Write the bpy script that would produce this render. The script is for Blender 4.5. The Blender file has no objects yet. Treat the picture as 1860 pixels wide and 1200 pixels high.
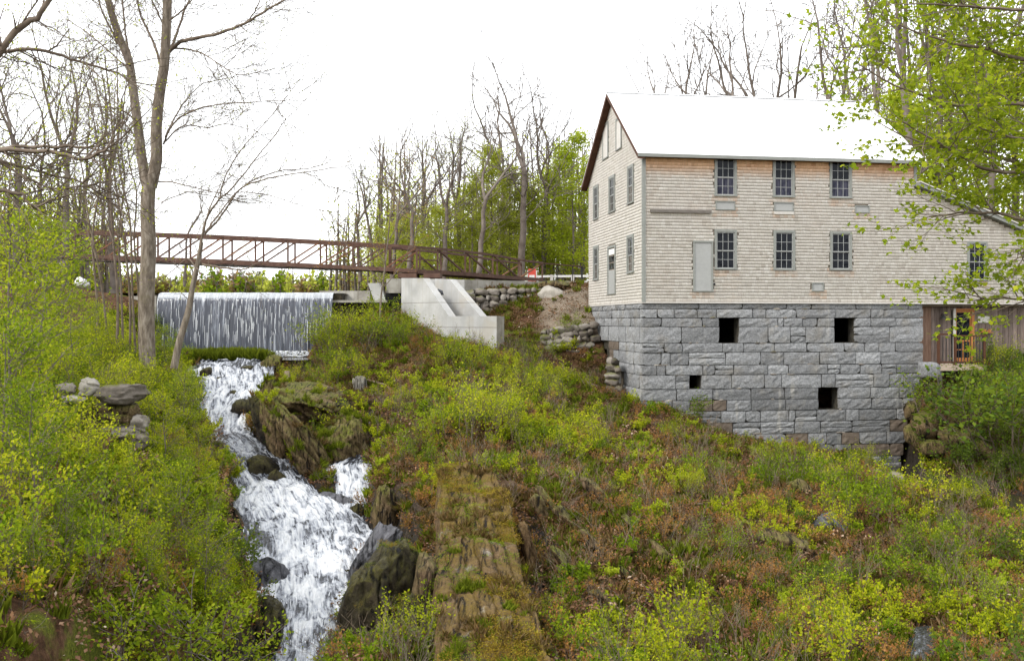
import bpy, math, random
import numpy as np
from mathutils import Vector, Matrix

# ---------------------------------------------------------------- camera, world, sun, exposure
SC = bpy.context.scene
F = 1808.0                      # focal length in pixels of the 1860 px wide photograph
HOR = 585.0
cam_d = bpy.data.cameras.new('camera'); cam = bpy.data.objects.new('camera', cam_d)
SC.collection.objects.link(cam); SC.camera = cam
cam_d.sensor_width = 36.0; cam_d.lens = 36.0*F/1860.0
cam_d.shift_y = -15.0/1860.0
cam_d.clip_start = 0.1; cam_d.clip_end = 3000
cam.location = (0, 0, 0); cam.rotation_euler = (math.radians(90), 0, 0)

SUN_EL, SUN_AZ = math.radians(40), math.radians(236)     # azimuth clockwise from +Y: the sun is behind and left of the camera
world = bpy.data.worlds.new('World'); SC.world = world; world.use_nodes = True
wn, wl = world.node_tree.nodes, world.node_tree.links
wn.clear()
wo = wn.new('ShaderNodeOutputWorld'); wb = wn.new('ShaderNodeBackground')
sk = wn.new('ShaderNodeTexSky'); sk.sky_type = 'NISHITA'; sk.sun_disc = False
sk.sun_elevation = SUN_EL; sk.sun_rotation = SUN_AZ; sk.dust_density = 4.0; sk.air_density = 1.0
mx = wn.new('ShaderNodeMix'); mx.data_type = 'RGBA'; mx.inputs[0].default_value = 0.86
mx.inputs[7].default_value = (9.6, 9.75, 9.9, 1)          # thin bright overcast
wl.new(sk.outputs[0], mx.inputs[6]); wl.new(mx.outputs[2], wb.inputs[0]); wb.inputs[1].default_value = 0.12
wl.new(wb.outputs[0], wo.inputs[0])
sd = bpy.data.lights.new('sun', 'SUN'); so = bpy.data.objects.new('sun', sd); SC.collection.objects.link(so)
sd.energy = 1.5; sd.angle = math.radians(14); sd.color = (1.0, 0.965, 0.90)
sdir = Vector((math.sin(SUN_AZ)*math.cos(SUN_EL), math.cos(SUN_AZ)*math.cos(SUN_EL), math.sin(SUN_EL)))
so.rotation_euler = sdir.to_track_quat('Z', 'Y').to_euler(); so.location = (-30, -30, 40)
SC.view_settings.view_transform = 'Standard'; SC.view_settings.look = 'None'
SC.view_settings.gamma = 1.0; SC.view_settings.use_curve_mapping = False
SC.view_settings.exposure = 1.0
SC.render.engine = 'CYCLES'
SC.cycles.max_bounces = 6; SC.cycles.diffuse_bounces = 3; SC.cycles.glossy_bounces = 3
SC.cycles.transmission_bounces = 4; SC.cycles.transparent_max_bounces = 12
SC.cycles.use_denoising = True

# ---------------------------------------------------------------- helpers
R = random.Random(7)
NP = np.random.default_rng(11)
COL = SC.collection
def P(px, py, Y):
    return Vector(((px-930.0)/F*Y, Y, (HOR-py)/F*Y))
def PX(px, Y):
    return (px-930.0)/F*Y
def tag(o, label=None, cat=None, group=None, kind=None):
    if label: o['label'] = label
    if cat: o['category'] = cat
    if group: o['group'] = group
    if kind: o['kind'] = kind
    return o
def empty(name, loc=(0,0,0), rz=0, label=None, cat=None, group=None):
    o = bpy.data.objects.new(name, None); COL.objects.link(o)
    o.location = loc; o.rotation_euler = (0, 0, rz); o.empty_display_size = 0.3
    return tag(o, label, cat, group)
def link(name, me, parent=None):
    o = bpy.data.objects.new(name, me); COL.objects.link(o)
    if parent is not None: o.parent = parent
    return o

def hash3(ix, iy, iz, s):
    h = (ix*374761393 + iy*668265263 + iz*2147483647 + s*974634777) & 0xffffffff
    h = ((h ^ (h >> 13))*1274126177) & 0xffffffff
    h = ((h ^ (h >> 16))*2246822519) & 0xffffffff
    return ((h ^ (h >> 15)) & 0xffffff)/float(0xffffff)
def vnoise(x, y, z=None, s=0):
    x = np.asarray(x, float); y = np.asarray(y, float)
    z = np.zeros_like(x) if z is None else np.asarray(z, float)
    x, y, z = np.broadcast_arrays(x, y, z)
    ix, iy, iz = np.floor(x).astype(np.int64), np.floor(y).astype(np.int64), np.floor(z).astype(np.int64)
    fx, fy, fz = x-ix, y-iy, z-iz
    fx, fy, fz = fx*fx*(3-2*fx), fy*fy*(3-2*fy), fz*fz*(3-2*fz)
    r = 0
    for dx in (0, 1):
        for dy in (0, 1):
            for dz in (0, 1):
                r = r + hash3(ix+dx, iy+dy, iz+dz, s)*(fx if dx else 1-fx)*(fy if dy else 1-fy)*(fz if dz else 1-fz)
    return r*2-1
def fbm(x, y, z=None, s=0, o=4):
    x = np.asarray(x, float); y = np.asarray(y, float); z = 0*x if z is None else np.asarray(z, float)
    a, t, r = 1.0, 0.0, 0.0
    for k in range(o):
        r = r + a*vnoise(x*2**k+17.3*k, y*2**k+9.1*k, z*2**k+3.7*k, s+k); t += a; a *= .5
    return r/t

def mesh_np(name, v, faces, mat=None, tint=None, smooth=False, attrs=None):
    """v (N,3); faces: (M,k) array, or a list of such arrays"""
    me = bpy.data.meshes.new(name)
    v = np.asarray(v, np.float32)
    fl = faces if isinstance(faces, list) else [faces]
    fl = [np.asarray(f, np.int32) for f in fl if len(f)]
    tot = np.concatenate([np.full(len(f), f.shape[1], np.int32) for f in fl])
    idx = np.concatenate([f.ravel() for f in fl])
    me.vertices.add(len(v)); me.vertices.foreach_set('co', v.ravel())
    me.loops.add(len(idx)); me.loops.foreach_set('vertex_index', idx)
    me.polygons.add(len(tot))
    st = np.concatenate([[0], np.cumsum(tot)[:-1]]).astype(np.int32)
    me.polygons.foreach_set('loop_start', st)
    me.update(calc_edges=True)
    if tint is not None:
        a = me.attributes.new('tint', 'FLOAT', 'FACE'); a.data.foreach_set('value', np.asarray(tint, np.float32))
    for k, (dom, arr) in (attrs or {}).items():
        a = me.attributes.new(k, 'FLOAT', dom); a.data.foreach_set('value', np.asarray(arr, np.float32))
    if smooth: me.polygons.foreach_set('use_smooth', np.ones(len(tot), bool))
    if mat: me.materials.append(mat)
    return me

class MB:
    """collects boxes, bars, tubes and polygons into ONE mesh"""
    def __init__(s): s.v = []; s.f = []; s.t = []; s.mi = []; s.m = 0; s.tv = 0.5
    def poly(s, pts):
        b = len(s.v); s.v += [tuple(p) for p in pts]; s.f.append(list(range(b, b+len(pts)))); s.t.append(s.tv); s.mi.append(s.m)
    def hexa(s, c):
        """8 corners: bottom 0-3 ccw, top 4-7"""
        b = len(s.v); s.v += [tuple(p) for p in c]
        for q in ((3,2,1,0),(4,5,6,7),(0,1,5,4),(1,2,6,5),(2,3,7,6),(3,0,4,7)):
            s.f.append([b+i for i in q]); s.t.append(s.tv); s.mi.append(s.m)
    def box(s, x0, x1, y0, y1, z0, z1):
        s.hexa([(x0,y0,z0),(x1,y0,z0),(x1,y1,z0),(x0,y1,z0),(x0,y0,z1),(x1,y0,z1),(x1,y1,z1),(x0,y1,z1)])
    def bar(s, a, b, w, h=None, up=(0,0,1)):
        h = h or w; a = Vector(a); b = Vector(b); d = (b-a).normalized(); up = Vector(up)
        if abs(d.dot(up)) > .98: up = Vector((1,0,0))
        x = d.cross(up).normalized(); z = x.cross(d).normalized()
        c = []
        for p in (a, b):
            for sx, sz in ((-1,-1),(1,-1),(1,1),(-1,1)): c.append(p + x*(sx*w/2) + z*(sz*h/2))
        s.hexa(c)
    def prism(s, poly, off):
        """closed polygon extruded by vector off"""
        off = Vector(off); n = len(poly); b = len(s.v)
        s.v += [tuple(Vector(p)) for p in poly] + [tuple(Vector(p)+off) for p in poly]
        fs = [list(range(b, b+n)), [b+n+i for i in reversed(range(n))]]
        for i in range(n): fs.append([b+i, b+n+i, b+n+(i+1) % n, b+(i+1) % n])
        for q in fs: s.f.append(q); s.t.append(s.tv); s.mi.append(s.m)
    def tube(s, pts, rad, n=6):
        b = len(s.v); pts = [Vector(p) for p in pts]
        if not hasattr(rad, '__len__'): rad = [rad]*len(pts)
        ref = Vector((.31,.21,.93))
        for i, p in enumerate(pts):
            d = (pts[min(i+1, len(pts)-1)]-pts[max(i-1, 0)]).normalized()
            x = d.cross(ref)
            if x.length < .05: x = d.cross(Vector((1,0,0)))
            x.normalize(); y = d.cross(x)
            for k in range(n):
                a = 2*math.pi*k/n; s.v.append(tuple(p + (x*math.cos(a)+y*math.sin(a))*rad[i]))
        for i in range(len(pts)-1):
            for k in range(n):
                q = [b+i*n+k, b+i*n+(k+1) % n, b+(i+1)*n+(k+1) % n, b+(i+1)*n+k]
                s.f.append(q); s.t.append(s.tv); s.mi.append(s.m)
        s.f.append([b+k for k in reversed(range(n))]); s.t.append(s.tv); s.mi.append(s.m)
        s.f.append([b+(len(pts)-1)*n+k for k in range(n)]); s.t.append(s.tv); s.mi.append(s.m)
    def mesh(s, name, mat, smooth=False):
        me = bpy.data.meshes.new(name); me.from_pydata(s.v, [], s.f)
        for m in (mat if isinstance(mat, (list, tuple)) else [mat]): me.materials.append(m)
        if any(s.mi): me.polygons.foreach_set('material_index', s.mi)
        a = me.attributes.new('tint', 'FLOAT', 'FACE'); a.data.foreach_set('value', s.t)
        if smooth: me.polygons.foreach_set('use_smooth', [True]*len(s.f))
        me.update(); return me
    def build(s, name, mat, parent=None, smooth=False):
        return link(name, s.mesh(name, mat, smooth), parent)
def fix_normals(me):
    import bmesh
    b = bmesh.new(); b.from_mesh(me); bmesh.ops.recalc_face_normals(b, faces=b.faces); b.to_mesh(me); b.free()

# ---------------------------------------------------------------- materials
class NT:
    def __init__(s, name):
        s.m = bpy.data.materials.new(name); s.m.use_nodes = True
        s.n = s.m.node_tree.nodes; s.l = s.m.node_tree.links; s.n.clear()
        s.out = s.n.new('ShaderNodeOutputMaterial')
    def new(s, t, **kw):
        n = s.n.new(t)
        for k, v in kw.items(): setattr(n, k, v)
        return n
    def put(s, sock, v):
        if hasattr(v, 'is_linked') or isinstance(v, bpy.types.NodeSocket): s.l.new(v, sock)
        elif isinstance(v, (tuple, list)) and len(v) == 3 and sock.type == 'RGBA': sock.default_value = (*v, 1)
        else: sock.default_value = v
    def mix(s, f, a, b, blend='MIX'):
        n = s.new('ShaderNodeMix', data_type='RGBA', blend_type=blend)
        s.put(n.inputs[0], f); s.put(n.inputs[6], a); s.put(n.inputs[7], b); return n.outputs[2]
    def math(s, op, a, b=0.0, c=0.0):
        n = s.new('ShaderNodeMath', operation=op)
        s.put(n.inputs[0], a); s.put(n.inputs[1], b)
        if op in ('MULTIPLY_ADD',): s.put(n.inputs[2], c)
        return n.outputs[0]
    def ramp(s, f, stops):
        n = s.new('ShaderNodeValToRGB'); el = n.color_ramp.elements
        while len(el) > 1: el.remove(el[-1])
        for i, (p, c) in enumerate(stops):
            e = el[0] if i == 0 else el.new(p)
            e.position = p; e.color = (*c, 1) if len(c) == 3 else c
        s.l.new(f, n.inputs[0]); return n.outputs[0]
    def sm(s, f, a, b, lo=0.0, hi=1.0):
        n = s.new('ShaderNodeMapRange', interpolation_type='SMOOTHSTEP')
        s.put(n.inputs[0], f); n.inputs[1].default_value = a; n.inputs[2].default_value = b
        n.inputs[3].default_value = lo; n.inputs[4].default_value = hi; return n.outputs[0]
    def coord(s, kind='Object'):
        return s.new('ShaderNodeTexCoord').outputs[kind]
    def geo(s, k='Position'): return s.new('ShaderNodeNewGeometry').outputs[k]
    def attr(s, name, out='Fac'):
        n = s.new('ShaderNodeAttribute'); n.attribute_name = name; return n.outputs[out]
    def rnd(s): return s.new('ShaderNodeObjectInfo').outputs['Random']
    def scale(s, vec, sc, rot=(0,0,0)):
        n = s.new('ShaderNodeMapping'); n.inputs['Scale'].default_value = sc; n.inputs['Rotation'].default_value = rot
        s.l.new(vec, n.inputs[0]); return n.outputs[0]
    def noise(s, vec, sc, det=4, rough=.55, dist=0):
        n = s.new('ShaderNodeTexNoise'); n.inputs['Scale'].default_value = sc
        n.inputs['Detail'].default_value = det; n.inputs['Roughness'].default_value = rough; n.inputs['Distortion'].default_value = dist
        s.l.new(vec, n.inputs['Vector']); return n.outputs[0]
    def bump(s, h, st=.3, d=.02):
        n = s.new('ShaderNodeBump'); n.inputs['Strength'].default_value = st; n.inputs['Distance'].default_value = d
        s.l.new(h, n.inputs['Height']); return n.outputs[0]
    def bsdf(s, color, rough=.8, spec=.3, normal=None, metal=0, finish=True, **kw):
        b = s.new('ShaderNodeBsdfPrincipled')
        s.put(b.inputs['Base Color'], color); s.put(b.inputs['Roughness'], rough)
        s.put(b.inputs['Specular IOR Level'], spec); s.put(b.inputs['Metallic'], metal)
        if normal is not None: s.l.new(normal, b.inputs['Normal'])
        for k, v in kw.items(): s.put(b.inputs[k], v)
        if finish: s.l.new(b.outputs[0], s.out.inputs[0])
        return b.outputs[0]

def mat_leaf(name, stops, transl=.45, vary=.5):
    t = NT(name)
    a = t.attr('tint'); r = t.rnd()
    f = t.math('ADD', t.math('MULTIPLY', a, 1-vary*.5), t.math('MULTIPLY', r, vary*.5))
    big = t.noise(t.geo(), .35, 2)
    f = t.math('ADD', f, t.math('MULTIPLY_ADD', big, .7, -.35))
    c = t.ramp(f, stops)
    b = t.bsdf(c, .6, .07, finish=False)
    tr = t.new('ShaderNodeBsdfTranslucent'); t.l.new(t.mix(.35, c, (.55,.62,.05)), tr.inputs[0])
    m = t.new('ShaderNodeMixShader'); m.inputs[0].default_value = transl
    t.l.new(b, m.inputs[1]); t.l.new(tr.outputs[0], m.inputs[2]); t.l.new(m.outputs[0], t.out.inputs[0])
    return t.m
def mat_simple(name, c1, c2, sc=6, rough=.8, spec=.3, bump=.3, bs=None, metal=0, stretch=(1,1,1), bd=.02, tint=0.0):
    t = NT(name); v = t.scale(t.coord(), stretch)
    n = t.noise(v, sc, 6, .6); n2 = t.noise(v, (bs or sc*5), 5, .6)
    c = t.mix(t.sm(n, .3, .7), c1, c2)
    c = t.mix(t.math('MULTIPLY', n2, .5), c, tuple(x*.5 for x in c1))
    if tint:
        k = t.math('MULTIPLY_ADD', t.attr('tint'), tint, 1-tint/2)
        mm = t.new('ShaderNodeVectorMath', operation='SCALE'); t.l.new(c, mm.inputs[0]); t.l.new(k, mm.inputs['Scale']); c = mm.outputs[0]
    t.bsdf(c, rough, spec, t.bump(n2, bump, bd), metal)
    return t.m

def build_materials():
    M = {}
    # leaves
    M['leaf_yellow'] = mat_leaf('spring_leaf_yellow', [(0,(.05,.078,.003)),(.3,(.18,.235,.005)),(.65,(.37,.41,.008)),(1,(.56,.53,.03))], .52)
    M['leaf_mid'] = mat_leaf('spring_leaf_green', [(0,(.02,.045,.002)),(.4,(.08,.15,.004)),(.75,(.20,.29,.007)),(1,(.36,.41,.018))], .48)
    M['leaf_dark'] = mat_leaf('dark_leaf', [(0,(.016,.036,.008)),(.5,(.05,.095,.012)),(.85,(.12,.18,.018)),(1,(.20,.27,.03))], .4)
    M['leaf_maple'] = mat_leaf('maple_leaf', [(0,(.06,.095,.006)),(.4,(.15,.22,.008)),(.75,(.27,.35,.012)),(1,(.42,.44,.03))], .5, .1)
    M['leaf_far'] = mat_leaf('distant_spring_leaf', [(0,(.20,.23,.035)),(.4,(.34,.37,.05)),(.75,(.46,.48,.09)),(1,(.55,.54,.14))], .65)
    M['leaf_bright'] = mat_leaf('bright_spring_leaf', [(0,(.17,.23,.015)),(.4,(.32,.40,.02)),(.75,(.45,.51,.04)),(1,(.54,.55,.08))], .65)
    M['leaf_rust'] = mat_leaf('rust_leaf', [(0,(.14,.05,.02)),(.5,(.30,.12,.04)),(1,(.42,.22,.08))], .4)
    M['grass'] = mat_leaf('green_grass', [(0,(.045,.065,.008)),(.5,(.14,.19,.012)),(1,(.27,.31,.03))], .35)
    M['dry'] = mat_leaf('dry_grass', [(0,(.07,.034,.015)),(.5,(.19,.105,.05)),(1,(.36,.25,.14))], .25)
    M['litter'] = mat_leaf('leaf_litter', [(0,(.035,.015,.008)),(.5,(.13,.06,.032)),(.85,(.25,.145,.085)),(1,(.46,.37,.28))], .1)
    M['moss_orange'] = mat_leaf('orange_moss', [(0,(.10,.05,.008)),(.5,(.20,.125,.013)),(1,(.30,.26,.025))], .2)
    # bark
    t = NT('bark'); v = t.scale(t.coord(), (1,1,.25)); n = t.noise(v, 9, 6, .65); g = t.noise(t.coord(), 1.3, 3)
    c = t.ramp(n, [(.25,(.05,.038,.03)),(.5,(.17,.14,.11)),(.75,(.33,.29,.245))])
    c = t.mix(t.sm(g, .55, .75, 0, .4), c, (.13,.12,.03))
    t.bsdf(c, .9, .15, t.bump(n, .6, .03)); M['bark'] = t.m
    t = NT('twig_bark'); n = t.noise(t.coord(), 3, 3)
    t.bsdf(t.ramp(n, [(.3,(.10,.076,.057)),(.7,(.21,.17,.135))]), .9, .1); M['twig'] = t.m
    t = NT('far_bark'); n = t.noise(t.coord(), 2, 3)
    t.bsdf(t.ramp(n, [(.3,(.10,.08,.068)),(.7,(.21,.18,.155))]), .9, .1); M['fartwig'] = t.m
    # siding
    t = NT('weathered_cedar'); a = t.attr('tint'); fr = t.attr('fresh')
    n = t.noise(t.scale(t.coord(), (40,40,3)), 1.0, 4, .6); st = t.noise(t.coord(), .5, 3)
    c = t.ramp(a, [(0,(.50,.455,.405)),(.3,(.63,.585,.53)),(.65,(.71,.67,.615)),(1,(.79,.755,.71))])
    c = t.mix(t.sm(st, .35, .7, 0, .5), c, (.66,.625,.58))
    c = t.mix(fr, c, t.mix(a, (.50,.24,.10), (.72,.42,.21)))
    c = t.mix(t.sm(n, .45, .8, 0, .22), c, (.36,.32,.28))
    t.bsdf(c, .85, .15, t.bump(n, .3, .01)); M['shingle'] = t.m
    M['under'] = mat_simple('sheathing', (.25,.21,.17), (.32,.27,.22), 3)
    M['trim'] = mat_simple('grey_green_trim', (.235,.245,.225), (.27,.28,.26), 2, .6, .3, .1)
    M['trim_light'] = mat_simple('pale_trim', (.55,.52,.48), (.62,.60,.57), 2, .6, .3, .1)
    M['door_grey'] = mat_simple('grey_door_paint', (.34,.345,.335), (.37,.375,.365), 2, .5, .35, .05)
    M['sash'] = mat_simple('sash_paint', (.34,.35,.34), (.40,.41,.40), 4, .5, .35, .05)
    M['soffit'] = mat_simple('brown_soffit', (.075,.032,.018), (.11,.05,.028), 4, .7, .2, .2)
    t = NT('window_glass'); n = t.noise(t.coord(), 3.0, 2)
    c = t.mix(n, (.003,.004,.006), (.012,.015,.021)); t.bsdf(c, .05, .13, t.bump(n, .5, .04)); M['glass'] = t.m
    t = NT('mesh_screen'); n = t.noise(t.scale(t.coord(), (7,7,1.5)), 2.0, 3)
    t.bsdf(t.ramp(n, [(.35,(.012,.014,.028)),(.65,(.06,.06,.085))]), .4, .15); M['screen'] = t.m
    t = NT('white_metal_roof'); n = t.noise(t.scale(t.coord(), (.6,.6,.6)), 1.0, 3)
    t.bsdf(t.mix(n, (.80,.81,.83), (.86,.87,.88)), .35, .5, None, .15); M['roof'] = t.m
    # stone
    t = NT('granite'); v = t.geo(); n = t.noise(v, 14, 8, .75); b = t.noise(v, 1.2, 4); r = t.attr('tint'); st = t.noise(t.scale(v, (1,1,.2)), 2.5, 4)
    c = t.ramp(n, [(.25,(.05,.051,.053)),(.42,(.16,.163,.168)),(.58,(.245,.249,.256)),(.8,(.42,.42,.42))])
    k = t.math('MULTIPLY_ADD', r, .7, .65)
    mm = t.new('ShaderNodeVectorMath', operation='SCALE'); t.l.new(c, mm.inputs[0]); t.l.new(k, mm.inputs['Scale']); c = mm.outputs[0]
    c = t.mix(t.sm(b, .5, .75, 0, .45), c, (.19,.165,.125)); c = t.mix(t.sm(st, .58, .75, 0, .5), c, (.40,.38,.34))
    t.bsdf(c, .85, .25, t.bump(t.noise(v, 7, 8, .7), .8, .06)); M['granite'] = t.m
    M['granite_brown'] = mat_simple('brown_granite', (.12,.092,.07), (.19,.155,.125), 5, .85, .2, .7)
    M['mortar'] = mat_simple('dark_joint', (.035,.033,.028), (.10,.09,.07), 6, .95, .1, .5)
    t = NT('field_stone'); v = t.geo(); n = t.noise(v, 5, 8, .7); r = t.attr('tint'); mo = t.noise(v, 1.1, 4)
    c = t.ramp(t.math('ADD', t.math('MULTIPLY', n, .6), t.math('MULTIPLY', r, .4)), [(.2,(.05,.042,.035)),(.45,(.15,.13,.11)),(.65,(.24,.215,.19)),(.9,(.42,.40,.36))])
    up = t.new('ShaderNodeSeparateXYZ'); t.l.new(t.geo('Normal'), up.inputs[0])
    mf = t.math('MULTIPLY', t.sm(up.outputs[2], .3, .9), t.sm(mo, .42, .6))
    c = t.mix(t.math('MULTIPLY', mf, .8), c, (.10,.105,.018))
    t.bsdf(c, .9, .15, t.bump(n, .7, .05)); M['field'] = t.m
    # wet / ledge rock
    def rock(name, stops, moss, mossamt, rough=.85, spec=.2, strat=(1,1,1), rot=(0,0,0), lich=False):
        t = NT(name); v = t.geo(); s2 = t.scale(v, strat, rot); n = t.noise(s2, 3.4, 9, .72, .25); f = t.noise(v, 15, 7, .75); mo = t.noise(v, .9, 5, .6)
        c = t.ramp(t.math('ADD', t.math('MULTIPLY', n, .75), t.math('MULTIPLY', f, .25)), stops)
        up = t.new('ShaderNodeSeparateXYZ'); t.l.new(t.geo('Normal'), up.inputs[0])
        mf = t.math('MULTIPLY', t.sm(up.outputs[2], 0, .7, .25, 1), t.sm(mo, .5-mossamt*.3, .62))
        mf = t.math('MULTIPLY', mf, t.sm(f, .3, .55, .3, 1))
        mc = t.ramp(f, [(.3,moss[0]),(.7,moss[1])])
        c = t.mix(t.math('MULTIPLY', mf, mossamt), c, mc)
        cr = t.noise(t.scale(v, (strat[0]*2.5, strat[1]*.7, .8), rot), 1.6, 8, .7, 1.5)
        c = t.mix(t.sm(cr, .46, .38), c, tuple(x*.5 for x in stops[0][1]))
        if lich: c = t.mix(t.math('MULTIPLY', t.sm(t.noise(v, 1.3, 6, .7), .55, .68), t.sm(f, .35, .6, .1, .9)), c, (.33,.31,.275))
        hh = t.math('ADD', n, t.math('ADD', t.math('MULTIPLY', f, .5), t.math('MULTIPLY', t.sm(cr, .36, .5), .7)))
        t.bsdf(c, rough, spec, t.bump(hh, .9, .12)); return t.m
    M['ledge'] = rock('ledge_rock', [(.3,(.025,.018,.013)),(.45,(.10,.062,.035)),(.56,(.19,.125,.075)),(.72,(.34,.27,.19))], ((.05,.065,.01),(.17,.19,.02)), .85, strat=(1.8,.9,1), rot=(0,.5,.3))
    M['wet'] = rock('wet_dark_rock', [(.3,(.005,.004,.004)),(.5,(.028,.021,.015)),(.7,(.09,.066,.045))], ((.03,.03,.006),(.11,.10,.015)), .85, .5, .2)
    M['wetgrey'] = rock('wet_grey_rock', [(.3,(.03,.03,.035)),(.5,(.10,.10,.115)),(.7,(.24,.24,.26))], ((.03,.035,.006),(.08,.09,.015)), .12, .45, .35)
    M['ridge'] = rock('ridge_rock', [(.3,(.03,.019,.011)),(.45,(.11,.066,.034)),(.58,(.20,.125,.07)),(.75,(.34,.27,.20))], ((.065,.045,.008),(.20,.135,.022)), .95, strat=(1.3,.8,1), rot=(0,.3,.15), lich=True)
    M['lichen'] = rock('pale_lichen_rock', [(.3,(.10,.09,.075)),(.5,(.28,.265,.24)),(.7,(.52,.51,.48))], ((.09,.075,.012),(.2,.17,.03)), .5, strat=(3,.8,1.5))
    # concrete, steel, wood
    t = NT('concrete'); v = t.coord(); n = t.noise(v, 1.1, 6, .6); s2 = t.noise(t.scale(v, (5,5,.22)), 2.0, 6, .65); f = t.noise(v, 30, 4)
    c = t.ramp(n, [(.3,(.36,.36,.35)),(.6,(.47,.47,.465)),(.8,(.57,.57,.565))]); c = t.mix(t.sm(s2, .5, .72, 0, .45), c, (.36,.335,.29))
    sx = t.new('ShaderNodeSeparateXYZ'); t.l.new(t.geo(), sx.inputs[0])
    def joint(s_, at, w_): return t.sm(t.math('ABSOLUTE', t.math('ADD', s_, -at)), w_, w_*.4)
    j = t.math('MAXIMUM', joint(sx.outputs[2], .95, .03), joint(sx.outputs[2], -.25, .03))
    n5 = t.noise(v, .6, 5, .6); c = t.mix(t.sm(n5, .52, .68, 0, .55), c, (.40,.36,.29))
    c = t.mix(t.math('MULTIPLY', j, .55), c, (.20,.19,.17))
    t.bsdf(c, .85, .2, t.bump(t.math('ADD', f, t.math('MULTIPLY', j, -2.0)), .3, .015)); M['concrete'] = t.m
    t = NT('concrete_dirty'); v = t.coord(); n = t.noise(v, 1.6, 6, .6); s2 = t.noise(t.scale(v, (3,3,.25)), 2.0, 5)
    c = t.ramp(n, [(.3,(.22,.205,.18)),(.6,(.36,.345,.31)),(.8,(.46,.44,.40))]); c = t.mix(t.sm(s2, .5, .72, 0, .6), c, (.14,.12,.08))
    t.bsdf(c, .9, .2, t.bump(n, .3, .02)); M['concrete_old'] = t.m
    M['steel'] = mat_simple('weathering_steel', (.085,.045,.034), (.15,.085,.062), 2.5, .75, .25, .3)
    M['steel_rust'] = mat_simple('light_rust', (.15,.07,.04), (.24,.12,.07), 2.5, .8, .2, .3)
    M['black'] = mat_simple('black_paint', (.015,.015,.016), (.03,.03,.03), 4, .5, .4, .1)
    M['pipe'] = mat_simple('grey_pipe', (.07,.075,.085), (.13,.135,.15), 4, .5, .4, .1)
    M['deckwood'] = mat_simple('pale_wood', (.42,.33,.26), (.55,.45,.36), 5, .8, .2, .3, stretch=(1,8,8))
    M['board'] = mat_simple('weathered_board', (.135,.10,.085), (.25,.20,.175), 4, .85, .15, .5, stretch=(8,8,.7), tint=.7)
    M['board_red'] = mat_simple('red_brown_board', (.20,.12,.085), (.29,.19,.14), 4, .85, .15, .5, stretch=(8,8,.7), tint=.4)
    M['orange_wood'] = mat_simple('orange_wood', (.38,.14,.04), (.48,.22,.08), 5, .6, .3, .2, stretch=(6,6,.8))
    M['old_wood'] = mat_simple('grey_beam', (.14,.125,.11), (.22,.20,.18), 5, .9, .1, .5, stretch=(1,6,6))
    M['dead_wood'] = mat_simple('dead_wood', (.15,.11,.075), (.33,.27,.20), 6, .9, .1, .5, stretch=(6,6,1))
    M['white'] = mat_simple('white_paint', (.72,.72,.70), (.8,.8,.78), 3, .6, .3, .1)
    M['pale_boulder'] = mat_simple('pale_boulder', (.27,.25,.215), (.42,.39,.345), 2.5, .85, .2, .5)
    M['white_rock'] = mat_simple('white_rock', (.62,.62,.62), (.8,.8,.82), 2.5, .8, .2, .3)
    M['red'] = mat_simple('red_sign', (.55,.06,.04), (.65,.10,.07), 3, .5, .3, .1)
    M['dark'] = mat_simple('painted_recess_shade', (.01,.01,.01), (.02,.02,.02), 3, .9, .1, .1)  # near-black colour for the shade inside the gate opening
    # ground
    t = NT('forest_floor'); v = t.geo(); wet = t.attr('wet'); rk = t.attr('rocky'); gv = t.attr('gravel')
    n1 = t.noise(v, .8, 6, .65); n2 = t.noise(v, 5, 7, .7); n3 = t.noise(v, 22, 5, .7)
    lit = t.ramp(n2, [(.25,(.014,.008,.005)),(.45,(.06,.031,.017)),(.6,(.12,.065,.037)),(.8,(.24,.155,.10))])
    mos = t.ramp(n3, [(.3,(.03,.04,.007)),(.55,(.10,.115,.014)),(.75,(.2,.19,.03))])
    c = t.mix(t.sm(n1, .50, .62), lit, mos)
    rc = t.ramp(n2, [(.3,(.04,.026,.015)),(.5,(.15,.10,.055)),(.68,(.27,.21,.12))])
    c = t.mix(t.math('MULTIPLY', rk, t.sm(n3, .3, .6, .4, 1)), c, rc)
    gc = t.ramp(n3, [(.3,(.08,.062,.045)),(.5,(.19,.15,.11)),(.7,(.36,.31,.25))])
    c = t.mix(gv, c, gc); c = t.mix(wet, c, t.ramp(n2, [(.3,(.008,.007,.006)),(.7,(.06,.05,.04))]))
    ro = t.math('MULTIPLY_ADD', wet, -.5, .92)
    t.bsdf(c, ro, .10, t.bump(t.math('ADD', n2, t.math('MULTIPLY', n3, .5)), .9, .08)); M['ground'] = t.m
    # water
    t = NT('rapids'); u = t.new('ShaderNodeUVMap').outputs[0]; tb = t.attr('turb'); g = t.geo()
    a = t.noise(t.scale(u, (2.4,.7,1)), 1.0, 6, .62, 1.4); b = t.noise(t.scale(u, (11,1.1,1)), 1.0, 4, .6, .8); c3 = t.noise(g, 6, 4, .6)
    k = t.math('ADD', t.math('MULTIPLY', a, .60), t.math('ADD', t.math('MULTIPLY', b, .32), t.math('MULTIPLY', c3, .18)))
    k = t.math('ADD', t.math('MULTIPLY_ADD', k, 2.1, -.66), t.math('MULTIPLY_ADD', tb, .42, -.26))
    f = t.sm(k, .28, .82)
    c = t.ramp(f, [(0,(.014,.015,.018)),(.22,(.06,.065,.08)),(.42,(.22,.235,.27)),(.62,(.40,.42,.46)),(1,(.66,.67,.68))])
    t.bsdf(c, t.math('MULTIPLY_ADD', f, .55, .12), .5, t.bump(k, .8, .10)); M['rapids'] = t.m
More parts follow.
